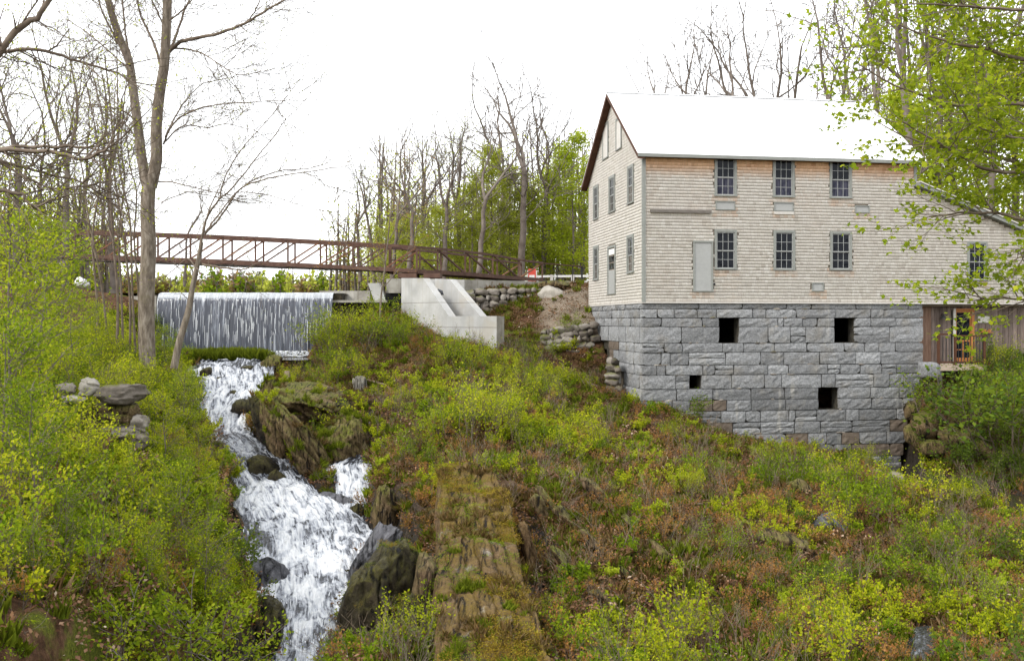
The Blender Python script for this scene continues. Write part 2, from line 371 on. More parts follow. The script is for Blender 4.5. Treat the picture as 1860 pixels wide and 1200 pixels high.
    t = NT('foam'); n = t.noise(t.geo(), 6, 4); t.bsdf(t.mix(n, (.55,.59,.64), (.74,.75,.76)), .6, .3); M['foam'] = t.m
    t = NT('still_water'); v = t.geo(); n = t.noise(v, 3, 4)
    t.bsdf(t.mix(n, (.02,.018,.012), (.045,.04,.03)), .06, .6, t.bump(n, .25, .05)); M['water'] = t.m
    t = NT('falling_sheet'); u = t.new('ShaderNodeUVMap').outputs[0]; dr = t.attr('drop')
    a = t.noise(t.scale(u, (70,1.2,1)), 1.0, 5, .6, .3); b = t.noise(t.scale(u, (210,5,1)), 1.0, 5, .65, .3); w = t.noise(t.scale(u, (5,.3,1)), 1.0, 3)
    k = t.math('ADD', t.math('MULTIPLY', a, .5), t.math('ADD', t.math('MULTIPLY', b, .42), t.math('MULTIPLY', w, .22)))
    k = t.math('ADD', k, t.math('MULTIPLY_ADD', t.sm(dr, .0, .16), -.08, .02))
    f = t.sm(k, .50, .72)
    c = t.ramp(f, [(0,(.055,.06,.078)),(.25,(.14,.155,.19)),(.55,(.29,.315,.36)),(1,(.54,.565,.60))])
    lip = t.sm(dr, .12, .02)  # pale crest band: the sky's reflection painted into the water colour
    c = t.mix(t.math('MULTIPLY', lip, .7), c, (.42,.445,.475))
    t.bsdf(c, t.math('MULTIPLY_ADD', f, .5, .12), .5, t.bump(k, .6, .05)); M['fall'] = t.m
    return M
M = build_materials()
# ---------------------------------------------------------------- terrain
CP = [  # pixel x, pixel y, distance
 # left bank
 (0,560,45),(60,1180,12),(0,900,18),(200,1190,13),(380,1190,16.5),(440,1190,19),(100,1000,16),(250,1000,20),(385,990,25),(400,880,30.5),
 (300,860,26),(200,865,23),(330,760,34),(220,830,26),(150,740,30),(300,700,38),(200,650,40),(60,660,36),(250,640,44),(100,545,48),(0,700,28),
 (325,690,42),(-200,560,45),(-200,800,22),(-200,1100,11),(350,1090,20.5),(390,1050,23.5),(255,530,51.5),(200,525,54),(100,520,52),(180,530,50.5),(60,500,58),(-200,480,60),
 # centre plateau and ridge
 (600,640,47),(700,620,48),(820,650,43),(760,700,41),(820,760,35),(870,870,28),(865,940,25),(872,1000,22.5),(878,1080,20),(885,1180,17.3),(740,800,35),(700,720,40.5),
 (600,700,43),(560,720,42),(640,760,38),(560,790,37.5),(600,830,36),(570,870,34.5),(720,1000,26.5),(715,1080,23.8),(705,1170,21),(760,900,29.5),
 (950,870,29),(960,1000,23.8),(1000,1100,20.5),(1050,1190,18.2),(935,930,26.5),
 # slope below the mill
 (940,655,45),(1020,690,43.2),(1110,720,41.5),(1180,746,39.6),(1250,772,39.2),(1330,803,38.8),(1430,826,38.5),(1520,842,38.3),(1600,852,38.3),(1200,800,36.5),(1330,850,35.5),(1450,868,35),
 (1000,760,37.5),(1100,800,35.5),(1200,850,33),(1330,860,33),(1450,880,32.5),(1560,880,33.5),(1000,860,31),(1100,930,27.5),(1200,970,26.5),(1350,950,28),(1500,950,28.5),
 (1300,1050,23.8),(1200,1120,21.3),(1450,1080,23),(1600,1030,25.3),(1700,980,27.8),(1600,1140,21),(1400,1190,19),(1250,1200,18.6),(1750,1060,23.5),(1800,1190,18.5),(1860,1120,20.8),
 (1560,1190,19.2),(1780,920,31),(1850,980,27.5),(2000,1100,22),(2050,1200,19),
 # bank right of the mill
 (1700,700,41.5),(1760,712,40.5),(1830,720,40),(1900,700,40),(1850,780,38),(1750,790,39.2),(1690,800,39.6),(1850,840,36.5),(1740,850,38.5),(2000,720,39),(2000,880,34),(2100,760,38),
 # slope beside the sluice and plateau behind
 (905,640,45.4),(940,600,48.3),(1000,565,49.5),(1060,535,50.5),(1050,578,48),(960,590,49.3),(920,585,49.8),(1050,690,44.8),(1000,640,46.2),
 (700,585,49.5),(640,600,49),(590,650,47.5)]
WP = [(-2,54,1.9),(5,56,2.1),(12,56,2.1),(-23,51,1.9),(-28,50,2.0),(-20.5,51,1.75),(8,42.5,-4.2),(12,43,-5),(15.5,44,-5.2),(17,45,-1.6),(22,45,-1.5),(10,45,-3),(20,57,2.0),(30,55,1.5),(-2,62,2.1),(10,70,2.3),(25,70,2.3),(40,60,2),(0,80,2.4),(-30,60,2.6),(-45,60,3),(-45,40,1.5),(-40,25,-1),(-35,10,-4),
      (-10,3,-7),(0,0,-8),(10,2,-7.5),(20,10,-6.5),(35,20,-5),(40,35,-3),(40,48,0.5),(22,49,0.2),(-20,5,-5),(0,8,-7.6),(-12,80,0.6),(-12,100,0.6),(15,100,2.6),(-45,100,2.5),(45,100,2.5),(-25,75,1.3),(-16,55,0.4),(-9,55,0.5)]
cp = np.array([tuple(P(*c)) for c in CP] + WP)
def tps_fit(p, lam=0.02):
    n = len(p); d = np.hypot(p[:,None,0]-p[None,:,0], p[:,None,1]-p[None,:,1])
    K = np.where(d > 0, d*d*np.log(np.maximum(d, 1e-9)), 0) + lam*np.eye(n)
    A = np.zeros((n+3, n+3)); A[:n,:n] = K; A[:n,n] = 1; A[:n,n+1:] = p[:,:2]; A[n,:n] = 1; A[n+1:,:n] = p[:,:2].T
    return np.linalg.solve(A, np.concatenate([p[:,2], [0,0,0]]))
_w = tps_fit(cp, .6)
# the stream: left px, right px, y px, distance (from the weir pool downstream)
ST = [(360,492,655,45.6),(345,490,668,44.2),(365,485,700,42.3),(357,468,740,40.4),(345,452,790,38),(398,520,838,35.6),(425,560,880,33.5),(412,648,940,31),
      (415,672,985,29),(436,662,1040,27.1),(468,632,1110,24.9),(480,612,1160,23.4),(484,600,1200,22.3)]
def st_rows(rows):
    out = []
    for l, r, y, Y in rows:
        a, b = P(l, y, Y), P(r, y, Y); out.append(((a.x+b.x)/2, Y, a.z, (b.x-a.x)/2))
    return out
STW = st_rows(ST) + [(-5.0,19,-8.0,1.3),(-4.2,14,-8.5,1.4),(-3.5,8,-8.9,1.5),(-3,2,-9.1,1.6)]
ST2W = st_rows([(672,690,745,39.2),(655,672,790,37.6),(652,670,820,36.4)]) + st_rows([(592,674,846,34.9),(612,672,875,34.0),(612,668,920,32.4),(600,665,965,30.6)])
TAIL = st_rows([(1560,1648,840,42.0),(1600,1680,862,38.6),(1700,1790,880,36.1),(1790,1920,910,33.2),(1900,2040,975,27.6),(2050,2200,1050,23.5),(2300,2500,1100,21)])
TAIL = [(x, y, -5.96, w) for x, y, z, w in TAIL]
BROOK = st_rows([(1655,1700,1128,20.6),(1648,1712,1160,19.6),(1640,1705,1200,18.4)]); BROOK = [(x, y, z-.12, w) for x, y, z, w in BROOK]
CLEFT = [(p.x, p.y, p.z, .42) for p in (P(692,905,30.5), P(722,975,27.2), P(742,1050,24.2), P(748,1120,22.0), P(742,1200,19.8))]
CRACK = [(p.x, p.y, p.z, .14) for p in (P(945,880,27.6), P(965,950,25.2), P(985,1030,22.8), P(1000,1090,21.0))]
def along(rows, X, Y):
    """nearest point on the centre line: distance, level, half width"""
    best = np.full(X.shape, 1e9); lv = np.zeros(X.shape); hw = np.ones(X.shape)
    for (x0,y0,z0,w0), (x1,y1,z1,w1) in zip(rows[:-1], rows[1:]):
        dx, dy = x1-x0, y1-y0; t = np.clip(((X-x0)*dx+(Y-y0)*dy)/(dx*dx+dy*dy), 0, 1)
        d = np.hypot(X-(x0+t*dx), Y-(y0+t*dy)); m = d < best
        best = np.where(m, d, best); lv = np.where(m, z0+t*(z1-z0), lv); hw = np.where(m, w0+t*(w1-w0), hw)
    return best, lv, hw
def sstep(x, a, b):
    t = np.clip((x-a)/(b-a), 0, 1); return t*t*(3-2*t)
def H0(X, Y):
    X = np.asarray(X, float); Y = np.asarray(Y, float); sh = X.shape; xf, yf = X.ravel(), Y.ravel(); z = np.empty(xf.shape)
    n = len(cp)
    for i in range(0, len(xf), 20000):
        a, b = xf[i:i+20000], yf[i:i+20000]
        ac, bc = np.clip(a, -46, 42), np.clip(b, 0, 100)
        d = np.hypot(ac[:,None]-cp[None,:,0], bc[:,None]-cp[None,:,1])
        K = np.where(d > 1e-9, d*d*np.log(np.maximum(d, 1e-9)), 0)
        z[i:i+20000] = K@_w[:n] + _w[n] + _w[n+1]*ac + _w[n+2]*bc
    return np.clip(z.reshape(sh), -9.5, 4.5)
MX, MY = 5.27, 40.0; MA = math.atan2(.156, .988)
def mill_local(X, Y):
    dx, dy = X-MX, Y-MY; return dx*math.cos(MA)+dy*math.sin(MA), -dx*math.sin(MA)+dy*math.cos(MA)
def H(X, Y, detail=True):
    X = np.asarray(X, float); Y = np.asarray(Y, float); z = H0(X, Y)
    s, t = mill_local(X, Y)
    near = 1-sstep(np.abs(Y-50), 4, 6)*0
    if detail:
        amp = sstep(Y, 60, 50)*.5+.5
        z = z + (.20*fbm(X*.55, Y*.55, s=5, o=3) + .09*fbm(X*2.1, Y*2.1, s=9, o=3))*amp
        rk = ridge_mask(X, Y)
        z = z - rk*.45; z = z + slopecrag(X, Y)
    # far ground
    far = sstep(np.hypot(X, Y-40), 55, 110); z = z*(1-far) + 2.0*far
    # pond basin upstream of the weir
    pond = sstep(X, -40, -32)*sstep(X, -7.2, -8.0)*sstep(Y, 50.6, 51.0)*sstep(Y, 150, 140); z = z*(1-pond) + np.minimum(z, .2)*pond
    # pool under the fall
    pool = sstep(X, -18.6, -17.9)*sstep(X, -9.6, -10.4)*sstep(Y, 45.2, 46.2)*sstep(Y, 50.9, 50.6); z = z*(1-pool) + (-2.1)*pool
    for rows, dep in ((STW, .35), (ST2W, .25), (TAIL, .3), (BROOK, .12), (CLEFT, 1.15), (CRACK, .6)):
        d, lv, hw = along(rows, X, Y)
        k = 1-sstep(d-hw, -.25, .45)
        if rows is ST2W: k = k*sstep(Y, 40.3, 39.0)
        z = z*(1-k) + np.minimum(z, lv-dep)*k
    ins = sstep(s, .1, .5)*sstep(s, 20, 19)*sstep(t, .15, .6)*sstep(t, 9.4, 9.0)
    z = z*(1-ins) + np.minimum(z, -3.0)*ins
    return z
def slopecrag(X, Y):
    """tilted layers of bedrock breaking the soil right of the ridge"""
    m = (1-sstep(np.hypot((X-2.9)/3.6, (Y-25.5)/5.5), .6, 1.05))
    lay = X*2.2+Y*.55+.9*fbm(X*.7, Y*.4, s=121, o=3); c = np.floor(lay).astype(np.int64); b = np.floor(Y*.5+X*.3+1.2*fbm(X*.4, Y*.4, s=124, o=2)).astype(np.int64)
    return m*(.38*(hash3(c, b, 0*c, 7)-.5) - .16*((lay-np.floor(lay)) < .14))
def ridge_mask(X, Y):
    pts = [P(835,880,28), P(868,940,25), P(875,1010,22.3), P(885,1080,20), P(900,1190,17.2)]
    rows = [(p.x, p.y, 0, .9) for p in pts] + [(-.25,14,0,.8),(-.2,10,0,.8)]
    d, _, _ = along(rows, X, Y); return 1-sstep(d, .4, 1.7)

def axis(lo, hi, step, far):
    a = list(np.arange(lo, hi+1e-6, step)); x, s = hi, step
    up = []; 
    while x < far: s *= 1.35; x += s; up.append(x)
    dn = []; x, s = lo, step
    while x > -far: s *= 1.35; x -= s; dn.append(x)
    return np.array(dn[::-1]+a+up)
gx = axis(-17, 24, .14, 700); gy0 = axis(8, 56, .14, 700)
GX, GY = np.meshgrid(gx, gy0)
GZ = H(GX, GY)
nx, ny = len(gx), len(gy0)
ii = np.arange(ny-1)[:,None]*nx + np.arange(nx-1)[None,:]
gf = np.stack([ii, ii+1, ii+nx+1, ii+nx], -1).reshape(-1, 4)
wet = np.zeros(GX.shape)
for rows in (STW, ST2W, TAIL, BROOK, CLEFT, CRACK):  # stream edges are wet; cleft and crack just get the same dark tone
    d, lv, hw = along(rows, GX, GY); wet = np.maximum(wet, (1-sstep(d-hw, .1, 1.0))*(GZ < lv+1.0))
grv = sstep(GX, .8, 2)*sstep(GX, 5.2, 4.2)*sstep(GY, 46.6, 47.8)*sstep(GY, 53, 51.5)
def in_poly_world(X, Y, c, r): return (1-sstep(np.hypot((X-c[0])/r[0], (Y-c[1])/r[1]), .7, 1.1))
rocky = np.maximum(ridge_mask(GX, GY), in_poly_world(GX, GY, (2.9,25.5), (4,6))*.85)
me = mesh_np('ground', np.stack([GX, GY, GZ], -1).reshape(-1, 3), gf, M['ground'], smooth=True,
             attrs={'wet': ('POINT', wet.ravel()), 'rocky': ('POINT', rocky.ravel()), 'gravel': ('POINT', grv.ravel())})
tag(link('ground', me), kind='structure')
# fast height lookup on the built grid
def G(X, Y):
    X = np.atleast_1d(np.asarray(X, float)); Y = np.atleast_1d(np.asarray(Y, float))
    i = np.clip(np.searchsorted(gx, X)-1, 0, nx-2); j = np.clip(np.searchsorted(gy0, Y)-1, 0, ny-2)
    fx = (X-gx[i])/(gx[i+1]-gx[i]); fy = (Y-gy0[j])/(gy0[j+1]-gy0[j])
    return GZ[j,i]*(1-fx)*(1-fy)+GZ[j,i+1]*fx*(1-fy)+GZ[j+1,i]*(1-fx)*fy+GZ[j+1,i+1]*fx*fy
def g(x, y): return float(G(x, y)[0])
def on_ground(px, py):
    """where the ray through a pixel of the photograph meets the built ground"""
    Y = np.arange(10, 62, .05); X = (px-930)/F*Y; Z = (HOR-py)/F*Y
    h = G(X, Y); w = np.nonzero(h > Z)[0]
    k = w[0] if len(w) else len(Y)-1
    return Vector((X[k], Y[k], h[k]))

# ---------------------------------------------------------------- water
def ribbon(name, rows, mat, lift, amp, n_across, step, turbf, edge=1.12):
    c = np.array(rows); seg = np.hypot(np.hypot(np.diff(c[:,0]), np.diff(c[:,1])), np.diff(c[:,2])); L = np.concatenate([[0], np.cumsum(seg)])
    n = int(L[-1]/step); u = np.linspace(0, L[-1], n)
    def sp(k):
        v = np.interp(u, L, c[:,k]); kk = max(3, int(.9/step)); ker = np.hanning(kk+2)[1:-1]; ker /= ker.sum()
        return np.convolve(np.pad(v, (kk//2, kk-1-kk//2), 'edge'), ker, 'valid') if k != 2 else v
    cx, cy, cz, hw = sp(0), sp(1), sp(2), sp(3)
    w = np.linspace(-1, 1, n_across)
    X = cx[:,None] + w[None,:]*hw[:,None]*edge; Y = np.repeat(cy[:,None], n_across, 1)
    sl = np.abs(np.gradient(cz, u))[:,None]
    Z = cz[:,None] + lift + amp*(.6+1.6*sl)*(fbm(X*1.7, Y*.9, s=31, o=3)*1.0 + .5*(1-2*np.abs(fbm(X*4.5, Y*2.2, s=33, o=4))) + .12*fbm(X*9, Y*4, s=35, o=2)) - .10*np.abs(w[None,:])**3
    V = np.stack([X, Y, Z], -1).reshape(-1, 3)
    i2 = np.arange(n-1)[:,None]*n_across + np.arange(n_across-1)[None,:]
    f = np.stack([i2, i2+1, i2+n_across+1, i2+n_across], -1).reshape(-1, 4)
    turb = turbf(X, Y, sl + 0*X, np.broadcast_to(w, X.shape))
    me = mesh_np(name, V, f, mat, smooth=True, attrs={'turb': ('POINT', np.clip(turb, 0, 1).ravel())})
    uv = me.uv_layers.new(name='UVMap'); vi = np.empty(len(me.loops), np.int32); me.loops.foreach_get('vertex_index', vi)
    UV = np.stack([X-cx[:,None], np.repeat(u[:,None], n_across, 1)], -1).reshape(-1, 2).astype(np.float32)
    uv.data.foreach_set('uv', UV[vi].ravel())
    if me.polygons[0].normal.z < 0: me.flip_normals()
    o = link(name, me); tag(o, kind='structure'); return X, Y, Z, turb
def tmain(X, Y, sl, w):
    t = .35 + .55*sstep(sl, .05, .35) + .35*sstep(Y, 35, 33)*sstep(Y, 20, 23)
    t = t - .55*sstep(w, -.15, -.75)*sstep(Y, 32.2, 30.5)*sstep(Y, 26.5, 28.5) - .25*np.abs(w)**4
    return t
R1 = ribbon('stream', STW, M['rapids'], .0, .19, 110, .06, tmain)
R2 = ribbon('side_stream', ST2W, M['rapids'], .03, .10, 26, .07, lambda X,Y,sl,w: .45+.5*sstep(Y, 35.2, 34.8)-.3*np.abs(w)**3)
ribbon('tailrace_water', [(a,b,(c if b > 16 else c)+.02,w) for a,b,c,w in TAIL], M['water'], 0, .004, 16, .25, lambda X,Y,sl,w: 0*X, 1.15)
ribbon('brook', BROOK, M['rapids'], .03, .03, 12, .07, lambda X,Y,sl,w: .3+0*X, 1.1)
# rapids: foam streaks and droplets on the steep water, following the flow
def streaks(name, RR, count, rng, ylo, yhi, label):
    X, Y, Z, T = RR; n, m = X.shape
    V, Fq = [], []
    ok = (Y[:,0] > ylo) & (Y[:,0] < yhi); rows = np.nonzero(ok)[0]
    k = 0
    while k < count:
        i = int(rng.choice(rows)); j = int(rng.integers(2, m-2))
        if rng.random() > T[i,j]*1.1: k += .3; continue
        L = int(rng.integers(2, 7)); i2 = min(n-2, i+L); wd = rng.uniform(.004, .013)
        base = len(V); jj = j
        for q in range(i, i2+1):
            h = .005+.05*rng.random()**3
            w = wd*(1-abs((q-i)/(i2-i+1e-6)*2-1)**2*.8)
            V += [(X[q,jj]-w, Y[q,jj], Z[q,jj]+h), (X[q,jj]+w, Y[q,jj]+.01, Z[q,jj]+h*.8)]
        for q in range(i2-i):
            b = base+2*q; Fq.append([b, b+1, b+3, b+2])
        k += 1
    me = mesh_np(name, V, np.array(Fq), M['foam']); o = link(name, me)
    tag(o, label, None, None, 'stuff')
streaks('foam', R1, 500, NP, 21, 34.2, 'white foam streaks on the steep lower cascade')
streaks('foam', R1, 200, NP, 34.2, 45, 'white foam streaks on the shallow upper rapids')
streaks('foam', R2, 80, NP, 30, 35.2, 'white foam on the side stream below the mossy ledge')

# pool below the weir and pond above it
pb = MB(); pb.poly([(-19,45.3,-1.72),(-9.3,45.3,-1.72),(-9.3,50.9,-1.72),(-19,50.9,-1.72)]); tag(pb.build('pool', M['water']), kind='structure')
pb = MB(); pb.poly([(-40,50.75,1.47),(-8.6,50.75,1.47),(-8.6,150,1.47),(-40,150,1.47)]); tag(pb.build('pond', M['water']), kind='structure')
# the falling sheet: crest 50.4 m away
def weir():
    root = empty('weir', (-13.3, 50.6, -1.7), 0, 'long stone weir with a thin curtain of white water falling over it', 'weir')
    x0, x1 = PX(284, 50), PX(603, 50)
    ox, oy, oz = root.location
    d = MB(); d.box(x0-ox-1.2, x1-ox+.4, 50.55-oy, 51.6-oy, -1.0, 1.40-oz)
    d.build('dam_wall', M['wet'], root)
    n, m = 520, 60; u = np.linspace(0, 1, n); s = np.linspace(0, 1, m)
    X = x0 + (x1-x0)*u[None,:] + 0*s[:,None]
    a = np.clip(s/.22, 0, 1); b = np.clip((s-.22)/.78, 0, 1)
    Yp = 51.6 - 1.35*np.sin(a*math.pi/2)[:,None] - .42*np.sqrt(b)[:,None]
    Zp = 1.52 - .10*(a**2)[:,None] - .30*(a**6)[:,None]*.6 - 2.95*(b**1.3)[:,None]
    rg = fbm(X*3.5, 0*X+3, s=41, o=4)
    Yp = Yp - (.05*rg + .05*fbm(X*9, Zp*.5, s=43, o=2))*sstep(s, .15, .5)[:,None]
    Zp = Zp + 0*X + .012*fbm(X*2, Yp*2, s=44, o=2)
    V = np.stack([X-ox, Yp-oy+0*X, Zp-oz], -1).reshape(-1, 3)
    i2 = np.arange(m-1)[:,None]*n+np.arange(n-1)[None,:]; f = np.stack([i2, i2+n, i2+n+1, i2+1], -1).reshape(-1, 4)
    drop = np.broadcast_to(np.clip((s[:,None]-.18)/.82, 0, 1), X.shape)
    me = mesh_np('falling_water', V, f, M['fall'], smooth=True, attrs={'drop': ('POINT', drop.ravel())})
    uv = me.uv_layers.new(name='UVMap'); vi = np.empty(len(me.loops), np.int32); me.loops.foreach_get('vertex_index', vi)
    UV = np.stack([np.broadcast_to(u[None,:], X.shape), np.broadcast_to(s[:,None], X.shape)], -1).reshape(-1, 2).astype(np.float32)
    uv.data.foreach_set('uv', UV[vi].ravel())
    link('falling_water', me, root)
    # separate strands of water in front of the sheet
    V, Q = [], []
    rn = np.random.default_rng(5)
    for k in range(420):
        x = x0 + (x1-x0)*rn.random(); top = rn.random()**.8*.75+.02; L = rn.uniform(.04, .28); w = rn.uniform(.003, .010)
        dens = .5+.5*math.sin(x*2.3)+.3*math.sin(x*7.1)
        if rn.random() > .45+dens*.4: continue
        base = len(V)
        for q in range(3):
            bb = min(1, top+L*q/2); y = 50.25-.42*math.sqrt(bb)-.07-.05*rn.random(); z = 1.36-2.95*bb**1.3
            ww = w*(1, 1.1, .5)[q]; xx = x+rn.uniform(-.012, .012)
            V += [(xx-ww-ox, y-oy, z-oz), (xx+ww-ox, y-oy, z-oz)]
        Q += [[base, base+1, base+3, base+2], [base+2, base+3, base+5, base+4]]
    tag(link('water_strand', mesh_np('water_strand', V, np.array(Q), M['foam']), root), kind='stuff')
    # white water where it lands
    V, Q = [], []
    for k in range(4200):
        x = x0 + (x1-x0)*rn.random(); y = 49.90-abs(rn.normal(0, .30)); z = -1.70+.26*rn.random()**2.5; r = rn.uniform(.02, .06); b = len(V)
        V += [(x-r-ox, y-oy, z-oz), (x-oy*0-ox, y-r-oy, z-oz), (x+r-ox, y-oy, z+.01-oz), (x-ox, y+r-oy, z+.03-oz)]; Q.append([b, b+1, b+2, b+3])
    tag(link('splash', mesh_np('splash', V, np.array(Q), M['foam']), root), kind='stuff')
weir()

# ---------------------------------------------------------------- rocks
def ico(sub):
    import bmesh
    b = bmesh.new(); bmesh.ops.create_icosphere(b, subdivisions=sub, radius=1.0)
    v = np.array([x.co[:] for x in b.verts]); f = np.array([[q.index for q in x.verts] for x in b.faces]); b.free(); return v, f
ICO = {k: ico(k) for k in (1, 2, 3, 4, 5)}
def rock_mesh(seed, size, sub=3, facets=9, rough=.12, mat=None, boxy=.0, tint=None, lump=.15, strata=0.0, sdir=(1,.25,.45)):
    v, f = ICO[sub]; v = v.copy(); rn = np.random.default_rng(seed)
    if boxy: v = v/np.maximum(np.abs(v).max(1, keepdims=True), 1e-6)*boxy + v*(1-boxy)
    for k in range(facets):
        d = rn.normal(size=3); d /= np.linalg.norm(d); h = rn.uniform(.55, .9)*(1+.35*boxy)
        p = v@d; v = v - np.clip(p-h, 0, None)[:,None]*d[None,:]*.92
    nn = v/np.linalg.norm(v, axis=1, keepdims=True)
    v = v + nn*(lump*fbm(v[:,0]*1.3+seed, v[:,1]*1.3, v[:,2]*1.3, s=seed, o=3)[:,None]) + nn*(rough*fbm(v[:,0]*4+seed, v[:,1]*4, v[:,2]*4, s=seed+3, o=3)[:,None])
    v = v*np.array(size)[None,:]*.5*1.12
    if strata:
        sdv = np.array(sdir); sdv = sdv/np.linalg.norm(sdv); q = v@sdv
        q = q*4.2 + .9*fbm(v[:,0]*1.1, v[:,1]*1.1, v[:,2]*1.1, s=seed+7, o=3); cell = np.floor(q); st = hash3(cell.astype(np.int64), 0*cell.astype(np.int64), 0*cell.astype(np.int64), seed)
        fr = q-cell; groove = np.minimum(fr, 1-fr); out = nn - (nn@sdv)[:,None]*sdv[None,:]
        amt = strata*((st-.5)*1.3 - .8*(groove < .10)) + .45*strata*fbm(v[:,0]*5, v[:,1]*5, v[:,2]*5, s=seed+9, o=4)
        v = v + out*amt[:,None]
    return mesh_np('rock', v, f, mat, tint=np.full(len(f), rn.random() if tint is None else tint))
def rock(px, py, Y, wpx, hpx, mat, label, name='rock', dep=1.0, tilt=(0,0,0), seed=None, sub=3, cat='rock', group=None, facets=9, boxy=0, rough=.12, embed=.15, strata=0.0, sdir=(1,.25,.45)):
    s = Y/F; seed = seed or R.randrange(10000)
    w, h = wpx*s, hpx*s
    me = rock_mesh(seed, (w, w*dep, h), sub, facets, rough, M[mat], boxy, strata=strata, sdir=sdir)
    o = link(name, me); p = P(px, py, Y); o.location = p; o.rotation_euler = tilt
    return tag(o, label, cat, group)
# ---------------------------------------------------------------- the mill
U = Vector((.98768, .15594, 0)); U = Vector((math.cos(MA), math.sin(MA), 0)); VV = Vector((-math.sin(MA), math.cos(MA), 0))
def front(px, py, t=0.0):
    """pixel on the front wall plane -> (s, z)"""
    r = (px-930)/F; ax, ay = MX+VV.x*t, MY+VV.y*t
    s = (r*ay-ax)/(U.x-r*U.y); Y = ay+s*U.y; return s, (HOR-py)/F*Y
def side(px, py):
    r = (px-930)/F; t = (r*MY-MX)/(VV.x-r*VV.y); Y = MY+t*VV.y; return t, (HOR-py)/F*Y
DEPTH = 9.5; ZB = .80; ZE = 6.78; ZR = 10.12; WL = 11.86; WEND = 19.5
mill = empty('mill_building', (MX, MY, 0), MA, 'cedar shingled mill with white metal roof on a tall grey granite block foundation', 'building')
def zroof(t): return ZE + (ZR-ZE)*(1-abs(t-DEPTH/2)/(DEPTH/2))
def zlean(s): return 5.70-(s-WL)*.372
# wall cores (behind the shingles)
w = MB()
w.prism([(0.03,.05,ZB),(WL,.05,ZB),(WL,.05,ZE),(.03,.05,ZE)], (0,.2,0))
w.prism([(WL,.05,ZB),(WEND,.05,ZB),(WEND,.05,zlean(WEND)),(WL,.05,5.66)], (0,.2,0))
gp = [(.03,.05,ZB),(.03,DEPTH,ZB),(.03,DEPTH,ZE),(.03,DEPTH/2,ZR-.06),(.03,.05,ZE)]
w.prism(gp, (.2,0,0)); w.prism([(WL-.2,y,z) for _, y, z in gp], (.2,0,0))
w.prism([(.03,DEPTH-.05,ZB),(WEND,DEPTH-.05,ZB),(WEND,DEPTH-.05,3),(WL,DEPTH-.05,ZE),(.03,DEPTH-.05,ZE)], (0,.05,0))
w.box(WEND-.2, WEND, .25, DEPTH-.1, ZB, 2.9)
w.box(.05, WEND-.02, .26, DEPTH-.2, ZB-.12, ZB-.02)
w.build('wall', M['under'], mill)
# openings on the front: name, px box
WINS = [(1298,1338,284,357),(1404,1443,286,359),(1507,1547,289,361),(1298,1338,417,490),(1405,1444,418,491),(1508,1547,420,491),(1757,1793,438,510)]
VENTS = [(1300,1335,365,382),(1406,1441,367,384),(1553,1579,373,387),(1475,1496,513,529)]
DOORS = [(1259,1295,437,529)]
SWIN = [(1140,1151,300,370),(1106,1117,319,386),(1078,1087,337,399),(1139,1151,426,496),(1078,1087,446,509)]
SDOOR = (1104,1118,446,533); LOUV = [(1095,1105,224,287),(1119,1129,214,270)]
def fbox(b):
    s0, z1 = front(b[0], b[2]); s1, z0 = front(b[1], b[3]); return s0, s1, z0, z1
def sbox(b):
    t1, za = side(b[0], b[2]); t0, zb = side(b[1], b[2]); _, zc = side(b[0], b[3]); _, zd = side(b[1], b[3]); return t0, t1, (zc+zd)/2, (za+zb)/2
FW = [fbox(b) for b in WINS]; FV = [fbox(b) for b in VENTS]; FD = [fbox(b) for b in DOORS]
SWB = [sbox(b) for b in SWIN]; SD_ = sbox(SDOOR); SL = [sbox(b) for b in LOUV]
# shingles
def shingles(plane):
    rn = np.random.default_rng(3 if plane == 'f' else 4); V, Q, T, FR = [], [], [], []
    holes = (FW+FV+FD) if plane == 'f' else (SWB+SL+[SD_])
    E = .128; z = ZB+.02; row = 0
    while z < (ZE if plane == 'f' else ZR):
        zt = z+E; x = -.02 - rn.uniform(0, .12); xe = WEND if plane == 'f' else DEPTH
        while x < xe:
            wd = rn.uniform(.09, .21); x0, x1 = max(x, -.015), min(x+wd-.004, xe); x += wd
            if x1-x0 < .015: continue
            xc = (x0+x1)/2
            lim = (ZE+.05 if xc < WL else zlean(xc)-.05) if plane == 'f' else zroof(xc)-.03
            if zt-.03 > lim: continue
            top = min(zt+.012, lim)
            if any(h[0]-.005 < xc < h[1]+.005 and h[2] < z+E/2 < h[3] for h in holes): continue
            o0 = .039+rn.uniform(-.002, .003); o1 = .033; zb = z+rn.uniform(-.004, .006)
            b = len(V)
            pts = [(x0,-o0+.05,zb),(x1,-o0+.05,zb),(x1,-o1+.05,top),(x0,-o1+.05,top),(x0,.05,zb),(x1,.05,zb)]
            if plane == 's': pts = [(y+0.0, xx, zz) for xx, y, zz in pts]; 
            V += pts
            fs = [[b,b+1,b+2,b+3],[b+4,b+5,b+1,b]]
            if plane == 's': fs = [q[::-1] for q in fs]
            Q += fs
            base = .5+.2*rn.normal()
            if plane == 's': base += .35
            # unweathered cedar under the eave and under the sills
            fr = 0.0
            if plane == 'f':
                if xc < WL: fr = max(fr, float(sstep(z, ZE-1.05-.2*rn.random(), ZE-.35))*.85)
                for h in FW+FV+FD:
                    if h[0]-.1 < xc < h[1]+.1 and h[2]-.35 < z < h[2]: fr = max(fr, .35*rn.random()+.05)
                fr = max(fr, .09*rn.random()*float(sstep(fbm(np.array([xc*.8]), np.array([z*.8]), s=61, o=2)[0], .1, .5)))
                base -= .12*float(sstep(xc, 9, 15))
            T += [min(max(base, 0), 1)]*2; FR += [fr, fr]
        z += E; row += 1
    me = mesh_np('shingle_siding', V, np.array(Q), M['shingle'], tint=T, attrs={'fresh': ('FACE', FR)})
    tag(link('shingle_siding', me, mill), kind='stuff')
